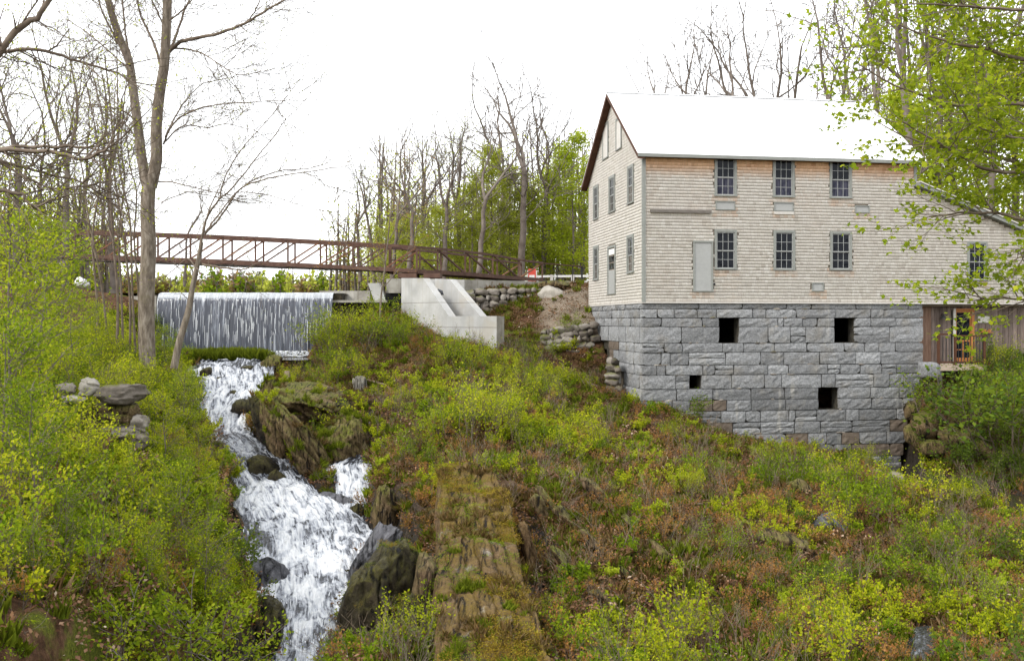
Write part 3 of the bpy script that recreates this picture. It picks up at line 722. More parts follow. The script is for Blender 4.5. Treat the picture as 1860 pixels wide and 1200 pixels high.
shingles('f'); shingles('s')
# corner boards, skirt, eave
b = MB(); b.box(-.035,.10,-.035,0.01,ZB,ZE); b.box(-.035,.0,.012,.10,ZB,ZE+.05); b.build('corner_board', M['trim'], mill)
b = MB(); b.box(WL-.10,WL+.03,-.03,-.004,5.7,ZE); b.build('corner_board', M['trim'], mill)
b = MB(); b.box(-.03,WEND,-.032,.04,ZB-.035,ZB+.018); b.box(-.032,.04,.05,DEPTH,ZB-.035,ZB+.018); b.build('skirt_board', M['trim_light'], mill)
# main roof
ov, og = .28, .30; rise = (ZR-ZE)/(DEPTH/2)
def zr_(t): return ZE + rise*min(t, DEPTH-t)+.04
r = MB()
for a, bb in ((-ov, DEPTH/2), (DEPTH+ov, DEPTH/2)):
    za, zb = zr_(a), zr_(bb)
    x0, x1 = -og, WL+.32
    p = [(x0,a,za),(x1,a,za),(x1,bb,zb),(x0,bb,zb)]
    if a > bb: p = p[::-1]
    r.hexa([Vector(q)+Vector((0,0,.10)) for q in p] + [Vector(q)+Vector((0,0,.135)) for q in p])
roof = r.build('roof', M['roof'], mill)
k = MB()
for i in range(1, 30):
    x = -og+(WL+.32+og)*i/30
    k.bar((x,-ov,zr_(-ov)+.14), (x,DEPTH/2,zr_(DEPTH/2)+.14), .018, .022)
tag(k.build('standing_seam', M['roof'], roof), kind='stuff')
k = MB(); k.bar((-og,DEPTH/2,ZR+.175), (WL+.32,DEPTH/2,ZR+.175), .22, .04); k.build('ridge_cap', M['roof'], roof)
f = MB(); f.box(-og,WL+.31,-ov-.03,-ov,zr_(-ov)-.02,zr_(-ov)+.11); f.build('fascia', M['trim'], mill)
f = MB(); f.box(-.02,WL+.31,-ov,-.05,zr_(-ov)-.02,zr_(-ov)+.0); f.build('soffit', M['soffit'], mill)
f = MB()   # rakes: brown boards and soffit under the gable overhang
for a, bb in ((-ov, DEPTH/2), (DEPTH+ov, DEPTH/2)):
    za, zb = zr_(a), zr_(bb); x0, x1 = -og, -.0
    p = [(x0,a,za),(x1,a,za),(x1,bb,zb),(x0,bb,zb)]
    if a > bb: p = p[::-1]
    f.hexa([Vector(q)+Vector((0,0,-.10)) for q in p] + [Vector(q)+Vector((0,0,.095)) for q in p])
f.build('rake_board', M['soffit'], mill)
# lean-to roof: slopes down to the right
r = MB(); s0, s1 = WL-.02, WEND+.4
for dz0, dz1, mm, y0 in ((-.02,.13,'trim',-.30),(.14,.19,'trim_light',-.34)):
    r = MB(); p0, p1 = zlean(s0), zlean(s1)
    r.hexa([(s0,y0,p0+dz0),(s1,y0,p1+dz0),(s1,DEPTH+.2,p1+dz0),(s0,DEPTH+.2,p0+dz0),(s0,y0,p0+dz1),(s1,y0,p1+dz1),(s1,DEPTH+.2,p1+dz1),(s0,DEPTH+.2,p0+dz1)])
    r.build('lean_to_roof' if mm == 'trim_light' else 'lean_to_fascia', M[mm], mill)
# windows
def window(wb, plane, curtain):
    a0, a1, z0, z1 = wb
    T = (lambda x, y, z: (x, y, z)) if plane == 'f' else (lambda x, y, z: (y, x, z))
    def B(m, x0, x1, y0, y1, za, zb):
        if plane == 'f': m.box(x0, x1, y0, y1, za, zb)
        else: m.box(y0, y1, x0, x1, za, zb)
    cw = .085 if plane == 'f' else .12
    f = MB()
    B(f, a0, a0+cw, -.03, .05, z0+.05, z1); B(f, a1-cw, a1, -.03, .05, z0+.05, z1)
    B(f, a0+cw, a1-cw, -.03, .05, z1-cw*1.1, z1); B(f, a0-.02, a1+.02, -.06, .05, z0, z0+.05)
    fr = f.build('window', M['trim'], mill)
    x0, x1, y0, y1 = a0+cw+.004, a1-cw-.004, z0+.054, z1-cw*1.1-.004; ym = (y0+y1)/2
    for q, (lo, hi, d) in enumerate(((y0, ym-.01, .018), (ym-.03, y1, .0))):
        s = MB(); t = .035
        B(s, x0, x0+t, d, d+.03, lo, hi); B(s, x1-t, x1, d, d+.03, lo, hi); B(s, x0+t, x1-t, d, d+.03, lo, lo+t); B(s, x0+t, x1-t, d, d+.03, hi-t, hi)
        iw = (x1-x0-2*t); ih = hi-lo-2*t
        for k in (1, 2): B(s, x0+t+iw*k/3-.008, x0+t+iw*k/3+.008, d+.003, d+.027, lo+t, hi-t)
        B(s, x0+t, x1-t, d+.004, d+.026, lo+t+ih/2-.008, lo+t+ih/2+.008)
        s.build('sash', M['sash'], fr)
        mt = M['screen'] if (q == 0 and curtain) else M['glass']
        if plane == 'f':
            for i in range(3):
                for j in range(2):
                    g_ = MB(); B(g_, x0+t+iw*i/3+.009, x0+t+iw*(i+1)/3-.009, d+.012, d+.018, lo+t+ih*j/2+.009, lo+t+ih*(j+1)/2-.009)
                    g_.build('pane', mt, fr)
        else:
            g_ = MB(); B(g_, x0+t, x1-t, d+.012, d+.018, lo+t, hi-t); g_.build('pane', mt, fr)
for i, wb in enumerate(FW): window(wb, 'f', i in (0, 1, 2))
for wb in SWB: window(wb, 's', False)
for i, (a0, a1, z0, z1) in enumerate(FV):
    f = MB(); t = .035
    f.box(a0,a1,-.035,.05,z1-t,z1); f.box(a0-.01,a1+.01,-.05,.05,z0,z0+t); f.box(a0,a0+t,-.03,.05,z0+t,z1-t); f.box(a1-t,a1,-.03,.05,z0+t,z1-t)
    v = f.build('vent_panel', M['trim'], mill)
    p = MB(); p.box(a0+t,a1-t,-.005,.04,z0+t,z1-t); p.build('panel', M['door_grey'], v)
    if i == 1:
        p = MB(); p.box(a0,a1,-.04,.04,z0-.13,z0-.01); p.build('sill', M['trim_light'], v)
for (a0, a1, z0, z1) in FD:
    f = MB(); t = .07
    f.box(a0,a1,-.04,.05,z1-t,z1); f.box(a0-.02,a1+.02,-.06,.05,z0-.02,z0+.03); f.box(a0,a0+t,-.035,.05,z0+.03,z1-t); f.box(a1-t,a1,-.035,.05,z0+.03,z1-t)
    d = f.build('door_frame', M['trim'], mill)
    p = MB(); p.box(a0+t,a1-t,-.01,.04,z0+.03,z1-t); p.build('door', M['door_grey'], d)
    p = MB(); s_, z_ = front(1295, 516); p.box(s_+.01,s_+.08,-.07,0,z_-.04,z_+.04); p.build('outlet_box', M['black'], mill)
s0, z1 = front(1181, 381); s1, z0 = front(1291, 388)
p = MB(); p.box(s0,s1,-.10,.02,z0,z1); p.build('ledger_beam', M['old_wood'], mill)
# side door and gable louvres
a0, a1, z0, z1 = SD_
f = MB(); t = .10; f.box(-.03,.05,a0,a0+t,z0,z1); f.box(-.03,.05,a1-t,a1,z0,z1); f.box(-.03,.05,a0+t,a1-t,z1-t,z1); f.box(-.05,.05,a0-.03,a1+.03,z0-.04,z0)
d = f.build('door_frame', M['trim'], mill)
f = MB(); f.box(0,.03,a0+t,a1-t,z0,z0+1.05); f.build('door', M['door_grey'], d)
for k in range(3):
    zz = z0+1.08+(z1-t-z0-1.1)*k/3
    f = MB(); f.box(.005,.025,a0+t+.08,a1-t-.08,zz+.03,zz+(z1-t-z0-1.1)/3-.03); f.build('pane', M['glass'] if k != 2 else M['white'], d)
f = MB(); f.box(.0,.02,a0+t,a0+t+.08,z0+1.05,z1-t); f.box(.0,.02,a1-t-.08,a1-t,z0+1.05,z1-t); f.build('door_stile', M['door_grey'], d)
for a0, a1, z0, z1 in SL:
    f = MB(); t = .10; f.box(-.03,.05,a0,a0+t,z0,z1); f.box(-.03,.05,a1-t,a1,z0,z1); f.box(-.03,.05,a0+t,a1-t,z1-t,z1); f.box(-.05,.05,a0-.03,a1+.03,z0-.05,z0)
    v = f.build('gable_shutter', M['trim'], mill)
    f = MB(); f.box(-.01,.04,a0+t,a1-t,z0,z1-t); f.build('panel', M['trim_light'], v)

# ---- stone foundation
CY = [551,561,577,593,623,640,663,681,706,727,747,768,790,812,835,862,890]
CZ = [(HOR-y)/F*40.35 for y in CY]; CZ[0] = ZB-.04
OPN = [(1307,1343,2,4),(1516,1553,2,4),(1253,1274,7,8),(1487,1523,8,10)]     # px left, right, course range
OPN = [(front(a,600)[0], front(b,600)[0], i, j) for a, b, i, j in OPN]
TREND = [12.2,12.2,12.2,12.2,12.2,12.2,12.2,12.15,11.95,11.9,11.8,11.5,11.4,11.3,11.2,11.1]
def block_mesh(w, h, d, rn, mat, tint):
    """a split faced block: front at y=0, body to y=d"""
    nxb = max(4, min(8, int(w/.17)+2)); nzb = 5 if h > .42 else 4
    xs = np.linspace(0, w, nxb); zs = np.linspace(0, h, nzb)
    V = []; e = .014
    cut = rn.random(4) < .22
    for j, z in enumerate(zs):
        for i, x in enumerate(xs):
            ed = (i in (0, nxb-1)) or (j in (0, nzb-1)); cor = (i in (0, nxb-1)) and (j in (0, nzb-1))
            xx = x + (rn.uniform(-.02, .02) if 0 < i < nxb-1 else (e*rn.uniform(.3, 1.3) if i == 0 else -e*rn.uniform(.3, 1.3)))
            zz = z + (rn.uniform(-.015, .015) if 0 < j < nzb-1 else (e*.6*rn.uniform(.1, 1.4) if j == 0 else -e*.6*rn.uniform(.1, 1.4)))
            y = rn.uniform(.0, .016) if ed else rn.uniform(-.028, .012)
            if cor:
                y += .006
                ci = (0 if i == 0 else 1) + (0 if j == 0 else 2)
                if cut[ci]: xx += (.07 if i == 0 else -.07)*rn.random(); zz += (.05 if j == 0 else -.05)*rn.random()
            V.append((xx, y, zz))
    Fs = []
    for j in range(nzb-1):
        for i in range(nxb-1):
            a = j*nxb+i; Fs.append([a, a+1, a+nxb+1, a+nxb])
    b = len(V); V += [(e, d, e*.5), (w-e, d, e*.5), (w-e, d, h-e*.5), (e, d, h-e*.5)]
    bot = list(range(nxb)); top = [(nzb-1)*nxb+i for i in range(nxb)]; lf = [j*nxb for j in range(nzb)]; rt = [j*nxb+nxb-1 for j in range(nzb)]
    Fs.append([b, b+1]+bot[::-1]); Fs.append(top+[b+2, b+3]); Fs.append([b]+lf+[b+3]); Fs.append([b+1, b+2]+rt[::-1])
    me = bpy.data.meshes.new('stone'); me.from_pydata(V, [], Fs); me.materials.append(mat)
    a = me.attributes.new('tint', 'FLOAT', 'FACE'); a.data.foreach_set('value', [tint]*len(Fs)); me.update(); return me
fd = MB()
for i in range(len(CZ)-1):
    z1, z0 = CZ[i], CZ[i+1]; e = TREND[min(i, 15)]-.12
    cuts = sorted([(a, b) for a, b, p, q in OPN if p <= i < q]); x = .12
    for a, b in cuts+[(e, e)]:
        if a > x: fd.box(x, a-.01, .14, .62, z0, z1)
        x = b+.01
for t0, t1, z0, z1 in ((.63, 6.3, -3.6, CZ[0]), (6.3, 7.2, -1.25, CZ[0]), (7.2,7.7,-.95,CZ[0]), (7.7, 9.3, -.75, CZ[0])): fd.box(.13, .55, t0, t1, z0, z1)
fd.box(11.6, 12.05, .63, 9.3, -7, CZ[0]); fd.box(.6, 11.5, 8.9, 9.3, -3.5, CZ[0])
found = fd.build('foundation', M['mortar'], mill)
rn = np.random.default_rng(77)
for i in range(len(CZ)-1):
    z1, z0 = CZ[i], CZ[i+1]; e = TREND[min(i, 15)]
    cuts = sorted([(a, b) for a, b, p, q in OPN if p <= i < q]); x = -.02
    for a, b in cuts+[(e, None)]:
        edges = [x]
        lw = (.55, 1.75) if i else (1.6, 2.6)
        while True:
            nxt = edges[-1]+rn.uniform(*lw)*(1 if rn.random() > .18 else .45)
            if nxt > a-.45: break
            edges.append(nxt)
        edges.append(a)
        for l, r_ in zip(edges[:-1], edges[1:]):
            hh = z1-z0; gap = rn.uniform(.004, .02)
            brown = (i >= 11 and rn.random() < .3) or (i == 9 and 2.3 < (l+r_)/2 < 3.4)
            if i > 2 and hh > .36 and rn.random() < .13:      # two thin stones in place of one
                cutz = hh*rn.uniform(.4, .6)
                for zz, h2 in ((z0, cutz-.01), (z0+cutz, hh-cutz-.01)):
                    o = link('stone', block_mesh(r_-l-gap, h2, .5, rn, M['granite'], float(rn.random())), found); o.location = (l+gap/2, rn.uniform(-.02,.02), zz)
                continue
            me = block_mesh(r_-l-gap, hh-.012, .5, rn, M['granite_brown'] if brown else M['granite'], float(np.clip(.5+.22*rn.normal()-(.06*max(0, i-7)), 0, 1)))
            o = link('stone', me, found); o.location = (l+gap/2, .0+(.05 if i == 0 else rn.uniform(-.03, .03)), z0+.006)
            if i > 1: o.rotation_euler = (0, rn.uniform(-.006, .006), 0)
        x = b
# chinking stones in the joints
ch = []
# side wall stones (rotated 90 degrees)
SOP = [(side(1108,0)[0], 20, -.95), (side(1134,0)[0], side(1121,0)[0], -1.95)]    # big arch at the far end, small doorway
for i in range(len(CZ)-1):
    z1, z0 = CZ[i], CZ[i+1]
    if z1 < -3.4: break
    x = .5 if i % 2 else .16
    while x < DEPTH-.1:
        wd = min(rn.uniform(.6, 1.25), DEPTH-x)
        if (x+wd/2 > SOP[0][0] and (z0+z1)/2 < -.80) or (SOP[1][0] < x+wd/2 < SOP[1][1]+.2 and (z0+z1)/2 < SOP[1][2]): x += wd; continue
        me = block_mesh(wd-.014, z1-z0-.012, .42, rn, M['granite_brown'] if (z1 < -.6 and x > 3.2 and rn.random() < .5) else M['granite'], float(np.clip(.72+.2*rn.normal(), 0, 1)))
        o = link('stone', me, found); o.rotation_euler = (0, 0, -math.pi/2); o.location = (-.01+rn.uniform(-.02, .02), x+wd, z0+.006); x += wd
# mossy chinks (small stones between courses)
for k in range(46):
    i = int(rn.integers(1, 13)); a0 = rn.uniform(.2, 11); 
    if any(a-.1 < a0 < b+.1 and p <= i <= q for a, b, p, q in OPN): continue
    me = rock_mesh(500+k, (rn.uniform(.14,.38), .12, .09), 2, 5, .12, M['field']); o = link('chink_stone', me, found); o.location = (a0, .05, CZ[i])
# iron shingle ledge right of the foundation: board wall, door, deck
TB = .55
bw = MB(); bw.box(12.2, WEND-.1, TB+.05, TB+.2, -3.0, ZB-.04); bw.build('board_backing', M['mortar'], mill)
rn = np.random.default_rng(8)
ds0 = front(1733, 600, TB)[0]; ds1 = front(1767, 600, TB)[0]; dz1 = (HOR-563)/F*42.3; dz0 = (HOR-657)/F*42.3
x = 12.22
while x < WEND-.2:
    wd = rn.uniform(.13, .24); xe = x+wd
    o = MB(); o.tv = rn.random()
    red = x < 13.0
    segs = [(-3.0, ZB-.04)]
    if xe > ds0-.02 and x < ds1+.02: segs = [(dz1, ZB-.04)]
    for a, b_ in segs: o.box(x, xe-.012, TB+rn.uniform(-.012,.008), TB+.045, a, b_)
    o.build('board', M['board_red'] if red and rn.random() < .6 else M['board'], mill); x = xe
# back door
f = MB(); f.box(ds0-.04, ds0+.07, TB-.03, TB+.02, dz0, dz1+.07); f.build('door_jamb', M['trim_light'], mill)
f = MB(); f.box(ds1-.07, ds1+.06, TB-.03, TB+.02, dz0, dz1+.07); f.box(ds0+.072, ds1-.072, TB-.03, TB+.02, dz1-.03, dz1+.07); f.build('door_jamb', M['orange_wood'], mill)
x0, x1 = ds0+.072, ds1-.072; mid = dz0+.85
f = MB(); t = .06
f.box(x0,x0+t,TB+.02,TB+.06,dz0,dz1-.03); f.box(x1-t,x1,TB+.02,TB+.06,dz0,dz1-.03); f.box(x0+t,x1-t,TB+.02,TB+.06,dz0,dz0+.16); f.box(x0+t,x1-t,TB+.02,TB+.06,mid,mid+.07)
f.box(x0+t,x1-t,TB+.02,TB+.06,dz1-.10,dz1-.03)
xm = (x0+x1)/2; zm = (dz0+.16+mid)/2; f.box(xm-.02,xm+.02,TB+.025,TB+.055,dz0+.16,mid); f.box(x0+t,x1-t,TB+.026,TB+.054,zm-.02,zm+.02)
dr = f.build('door', M['orange_wood'], mill)
for (a,b_,c,d_) in ((x0+t,x1-t,mid+.07,dz1-.10),(x0+t,xm-.02,dz0+.16,zm-.02),(xm+.02,x1-t,dz0+.16,zm-.02),(x0+t,xm-.02,zm+.02,mid),(xm+.02,x1-t,zm+.02,mid)):
    f = MB(); f.box(a,b_,TB+.035,TB+.045,c,d_); f.build('pane', M['glass'], dr)
def onb(px, py, t=TB-.0): return front(px, py, t)
def attached(name, label, cat, loc): 
    e = empty(name, Vector((MX,MY,0))+U*loc[0]+VV*loc[1]+Vector((0,0,loc[2])), MA, label, cat); return e
s_, z_ = onb(1709, 575); L = attached('wall_lantern', 'small black gooseneck lantern on the board wall left of the back door', 'lantern', (s_, TB, z_))
f = MB(); f.tube([(0,0,.05),(0,-.1,.12),(0,-.2,.1)], .015); f.build('arm', M['black'], L)
f = MB(); f.tube([(0,-.2,.10),(0,-.2,.03),(0,-.2,-.08)], [.03,.06,.14], 12); f.build('lamp_shade', M['black'], L)
s_, z_ = onb(1786, 580); f = MB(); f.box(-.27,.27,-.03,-.0,-.14,.14)
L = attached('sign_plaque', 'blank looking pale plaque on the board wall right of the back door', 'sign', (s_, TB-.015, z_)); f.build('plate', M['trim_light'], L)
f = MB(); f.box(-.29,.29,-.015,0,-.16,-.14); f.box(-.29,.29,-.015,0,.14,.16); f.build('frame', M['old_wood'], L)
s_, z_ = onb(1788, 603); f = MB(); f.box(-.24,.24,-.22,0,-.03,.0)
for k in range(4): f.box(-.20+.11*k,-.14+.11*k,-.16,-.06,0,.07+.05*(k % 2))
L = attached('wall_shelf', 'small rusty shelf of odds and ends under the pale plaque', 'shelf', (s_, TB-.015, z_)); f.build('shelf_board', M['orange_wood'], L)
# deck with railing
dk = attached('deck', 'small wooden landing with dark railing outside the back door', 'deck', (12.3, -1.1, 0))
zk = (HOR-663)/F*41
def dl(px): return front(px, 600, -1.1)[0]-12.3
a, b_ = dl(1702), dl(1792)
k = 0; x = dl(1716)
for k in range(9):
    y0 = .0+k*.175; f = MB(); f.tv = rn.random(); f.box(dl(1700), b_, y0, y0+.165, zk-.05, zk); f.build('deck_board', M['deckwood'], dk)
f = MB(); f.box(dl(1704), dl(1788), -.04, -.003, zk-.22, zk-.0); f.build('rim_board', M['deckwood'], dk)
for px in (1706, 1736, 1789):
    f = MB(); q = dl(px); f.box(q-.045,q+.045,.0,.09,zk,zk+1.24-(0 if px != 1789 else .05)); f.build('post', M['soffit'], dk)
for px in (1710,1788):
    f = MB(); q = dl(px); f.box(q-.07,q+.07,.05,.19,zk-2.2,zk-.05); f.build('support_post', M['old_wood'], dk)
f = MB(); f.box(a-.04, dl(1722), .0, .09, zk+1.24, zk+1.31); f.box(dl(1733), b_+.02, .0, .09, zk+1.18, zk+1.24); f.build('top_rail', M['soffit'], dk)
f = MB(); f.box(a+.13, dl(1732), .02, .07, zk+.1, zk+.16); f.box(dl(1740), b_-.12, .02, .07, zk+.1, zk+.16); f.build('bottom_rail', M['soffit'], dk)
n = 15
for i in range(n):
    q = a+.16+(b_-a-.3)*i/(n-1); f = MB(); f.box(q-.012,q+.012,.035,.06,zk+.162,zk+1.18); f.build('baluster', M['black'], dk)
f = MB(); f.box(dl(1717),dl(1728),-.0,.35,zk+1.0,zk+1.24); 
# stone step left of the deck
o = rock(1685, 672, 40.3, 30, 26, 'granite', 'square granite step between the foundation corner and the deck', 'step_stone', .9, (0,0,MA), 41, 3, 'step', None, 2, .9, .05)

# ---------------------------------------------------------------- footbridge
def bridge():
    root = empty('footbridge', (-10, 52, 2.2), 0, 'rusty brown steel truss footbridge above the weir, bending down to the right bank', 'footbridge')
    O = Vector(root.location)
    DK = .30
    def chordbar(name, a, b, w, h, mat='steel', parent=root):
        m = MB(); m.bar(a-O, b-O, w, h); return m.build(name, M[mat], parent)
    pxs = [110+59*k for k in range(11)]+[757]
    top = lambda px: 419+ (px-110)*(448.5-419)/(757-110) - 3*math.sin(math.pi*(px-110)/647)
    bot = lambda px: 467+ (px-110)*(495-467)/(757-110) - 2*math.sin(math.pi*(px-110)/647)
    for side_, dy in (('n', 0.0), ('f', 1.7)):
        T = [P(x, top(x), 52)+Vector((0,dy,0)) for x in pxs]; B = [P(x, bot(x)-3, 52)+Vector((0,dy,0)) for x in pxs]
        for i in range(len(pxs)-1):
            chordbar('top_chord', T[i], T[i+1], .13, .13); chordbar('bottom_chord', B[i], B[i+1], .12, .20)
            chordbar('mid_rail', T[i]*.45+B[i]*.55, T[i+1]*.45+B[i+1]*.55, .02, .03) if i < 0 else None
            if i < len(pxs)-1: chordbar('diagonal', B[i]+Vector((.05,0,.1)), T[i+1]-Vector((.05,0,.06)), .075, .075, 'steel_rust' if i % 3 else 'steel')
        for i in range(len(pxs)): chordbar('post', B[i]+Vector((0,0,.08)), T[i]-Vector((0,0,.05)), .085, .085)
    # ramp: runs away to the right bank
    RP = [(757,52,449,496),(795,54.3,452,497.5),(845,57.2,457,500.5),(895,61.0,463,504.5),(943,64.8,472,508.5),(985,68.5,477.5,511)]
    for dx in (0.0, 1.6):
        off = Vector((-dx*.9, dx*.4, 0))
        T = [P(x, t_, Y)+off for x, Y, t_, b_ in RP]; B = [P(x, b_-3, Y)+off for x, Y, t_, b_ in RP]
        for i in range(len(RP)-1):
            chordbar('top_chord', T[i], T[i+1], .13, .13); chordbar('bottom_chord', B[i], B[i+1], .13, .22)
            if i == 0: chordbar('mid_rail', (T[i]+B[i])/2, (T[i+1]+B[i+1])/2, .07, .07)
            elif i <= 3: chordbar('diagonal', T[i], B[i+1], .08, .08)
            else: chordbar('diagonal', B[i], T[i+1], .08, .08, 'steel_rust')
            if i in (1,2,3): pass
        for i in range(len(RP)): chordbar('post', B[i], T[i], .10, .10)
    # deck planks along both spans
    a, b = P(110,470,52.1), P(757,493,52.1)
    n = 90
    m = MB()
    for i in range(n):
        p = a+(b-a)*(i/n); q = a+(b-a)*((i+.93)/n)
        m.hexa([p-O+Vector((0,0,-.03)), q-O+Vector((0,0,-.03)), q-O+Vector((0,1.6,-.03)), p-O+Vector((0,1.6,-.03)), p-O, q-O, q-O+Vector((0,1.6,0)), p-O+Vector((0,1.6,0))])
    tag(m.build('deck_plank', M['old_wood'], root), kind='stuff')
    m = MB(); a, b = P(757,493,52.1), P(985,508,68.4); n = 60
    for i in range(n):
        p = a+(b-a)*(i/n); q = a+(b-a)*((i+.93)/n); of = Vector((-1.44,.64,0))
        m.hexa([x-O+z for z in (Vector((0,0,-.03)), Vector((0,0,0))) for x in (p, q, q+of, p+of)])
    tag(m.build('deck_plank', M['old_wood'], root), kind='stuff')
    for i, x in enumerate(pxs[:-1]):
        p = P(x, bot(x), 52); chordbar('floor_beam', p, p+Vector((0,1.7,0)), .10, .14)
    # bearing boxes on the abutment
    for x0, x1 in ((722,756),(769,799)):
        m = MB(); p, q = P(x0, 497, 51.7), P(x1, 504.5, 51.7); m.box(p.x-O.x, q.x-O.x, -.25, 1.6, q.z-O.z, p.z-O.z+.03); m.build('bearing_beam', M['steel'], root)
bridge()
# end railing: plain black posts and rail past the truss
er = empty('handrail', tuple(P(985,512,68.5)), 0, 'thin dark handrail continuing from the footbridge to the mill', 'railing')
O = Vector(er.location)
hr = [(985,68.5,478,513),(1040,71,482.5,515),(1057,72,484,516)]
for (x0,Y0,t0,b0),(x1,Y1,t1,b1) in zip(hr[:-1], hr[1:]):
    m = MB(); m.bar(P(x0,t0,Y0)-O, P(x1,t1,Y1)-O, .10, .08); m.build('top_rail', M['steel'], er)
    m = MB(); m.bar(P(x0,b0-2,Y0)-O, P(x1,b1-2,Y1)-O, .06, .06); m.build('bottom_rail', M['steel'], er)
for x, Y, t, b in hr[1:]+[(1012,69.8,480,514)]:
    m = MB(); m.bar(P(x,b+3,Y)-O, P(x,t,Y)-O, .13 if x == 1057 else .06); m.build('post', M['black'], er)
# white rail fence and sign beyond the ramp
fe = empty('rail_fence', tuple(P(1002,512,74)), 0, 'white wooden rail fence behind the handrail, beside the mill', 'fence'); O = Vector(fe.location)
m = MB(); m.bar(P(970,502,74)-O, P(1090,501,74)-O, .04, .16); m.build('rail', M['white'], fe)
m = MB(); m.bar(P(970,513.5,74)-O, P(1090,512,74)-O, .04, .16); m.build('rail', M['white'], fe)
for x in (1002, 1040, 1080):
    m = MB(); m.bar(P(x,520,73.9)-O, P(x,499,73.9)-O, .22, .22); m.build('post', M['trim_light'], fe)
sg = empty('road_sign', tuple(P(967,515,72)), 0, 'red and white sign board beyond the right end of the footbridge', 'sign'); O = Vector(sg.location)
m = MB(); m.box(-.30,.25,-.03,0,P(0,511,72).z-O.z,P(0,488,72).z-O.z); m.build('board', M['red'], sg)
m = MB()
m.box(-.22,.16,-.04,-.031,.30,.62); m.build('white_panel', M['white'], sg)
m = MB(); m.bar((.30,0,-.4),(.30,0,.95),.09); m.bar((-.35,0,-.4),(-.35,0,.95),.09); m.build('post', M['trim_light'], sg)

# ---------------------------------------------------------------- sluice abutment (concrete)
ab = empty('concrete_sluice', tuple(P(800,620,47)), 0, 'pale concrete sluice with two sloping wing walls under the footbridge', 'sluice'); O = Vector(ab.location)
A0 = Vector((PX(730,50.5), 50.5, 0)); B0 = Vector((PX(853,46.2), 46.2, 0))
dA = (B0-A0); Ld = dA.length; dA.normalize(); nA = Vector((dA.y, -dA.x, 0))        # nA points left towards the camera
if nA.x > 0: nA = -nA
def onplane(px, py, off=0.0):
    p0 = A0 - nA*off; r = Vector(((px-930)/F, 1, 0)); k = p0.dot(nA)/r.dot(nA); return Vector((r.x*k, k, (HOR-py)/F*k))
w1 = [onplane(*q) for q in ((729,505),(768,505),(815,574),(853,574),(853,650),(729,640))]
th = .42
m = MB(); m.prism([p-O for p in w1], -nA*th); me = m.mesh('wing_wall', M['concrete']); fix_normals(me); link('wing_wall', me, ab)
off2 = 1.55
w2 = [onplane(x, y, off2) for x, y in ((790,506),(816,507),(872,574),(872,620),(790,600))]
m = MB(); m.prism([p-O for p in w2], -nA*th); me = m.mesh('wing_wall', M['concrete']); fix_normals(me); link('wing_wall', me, ab)
# joint grooves as thin dark strips are left to the concrete lifts: three lifts built as separate courses on the near wall
e0 = onplane(853,574); 
fw = [onplane(853.5,574), P(902,574,45.6)]
fa, fb = Vector((fw[0].x, fw[0].y, 0)), Vector((fw[1].x, fw[1].y, 0)); dd = (fb-fa).normalized(); nn = Vector((dd.y,-dd.x,0)); 
zt = fw[0].z
m = MB(); m.prism([fa+Vector((0,0,zt))-O, fb+Vector((0,0,zt))-O, fb+Vector((0,0,-1.9))-O, fa+Vector((0,0,-1.9))-O], -nn*.45 if nn.y < 0 else nn*.45)
me = m.mesh('front_wall', M['concrete']); fix_normals(me); link('front_wall', me, ab)
m = MB(); q = fb + (-nn*.45 if nn.y < 0 else nn*.45)
m.prism([fb+Vector((0,0,zt-.01))+dd*.003-O, fb+Vector((.35,.6,zt-.01))-O, fb+Vector((.35,.6,-1.9))-O, fb+dd*.003+Vector((0,0,-1.9))-O], Vector((-.3,.45,0)))
me = m.mesh('return_wall', M['concrete_old']); fix_normals(me); link('return_wall', me, ab)  # brown stained concrete, its dark tone also painting in the end face's shadow
# chamber floor and back wall
m = MB(); p, q = P(758,508,51.0), P(822,508,51.0); m.box(p.x-O.x, q.x-O.x+.6, 51.0-O.y, 51.4-O.y, -1-O.z, p.z-O.z); m.build('back_wall', M['concrete'], ab)
# abutment cap slab to the right
cap0, cap1 = P(768,506,51.42), P(986,514,55.0)
m = MB(); a, b = Vector((cap0.x,cap0.y,0)), Vector((cap1.x,cap1.y,0)); z1 = cap0.z; z0 = z1-.72
m.prism([a+Vector((0,0,z0))-O, b+Vector((0,0,z0))-O, b+Vector((0,0,z1))-O, a+Vector((0,0,z1))-O], Vector((-.1,.8,0))); me = m.mesh('cap_wall', M['concrete_old']); fix_normals(me); link('cap_wall', me, ab)
m = MB(); p = P(729,505,51.0); m.box(P(700,0,51).x-O.x, p.x-O.x+1.9, 51.42-O.y, 53.2-O.y, -1-O.z, p.z-O.z-.02); m.build('bearing_seat', M['concrete_old'], ab)
m = MB(); pp = onplane(795, 545, off2*.5); c = pp-O
m.tube([c+Vector((-.25,.3,-.35)), c+Vector((-.22,.28,.28)), c+Vector((-.14,.26,.44)), c+Vector((.03,.24,.50)), c+Vector((.17,.2,.44)), c+Vector((.22,.2,.26))], .075, 10); m.build('pipe', M['pipe'], ab, True)
m = MB(); q1, q2 = P(700,532,50.9), P(729,590,50.9); m.box(q1.x-O.x, q2.x-O.x-.02, 50.9-O.y, 51.3-O.y, q2.z-O.z, q1.z-O.z); m.build('gate_opening_shade', M['dark'], ab)  # solid black block paints in the darkness of the gate opening
m = MB(); q1, q2 = P(706,506,50.8), P(729,532,50.8); m.box(q1.x-O.x, q2.x-O.x-.02, 50.8-O.y, 51.2-O.y, q2.z-O.z, q1.z-O.z); m.build('gate_lintel', M['concrete_old'], ab)
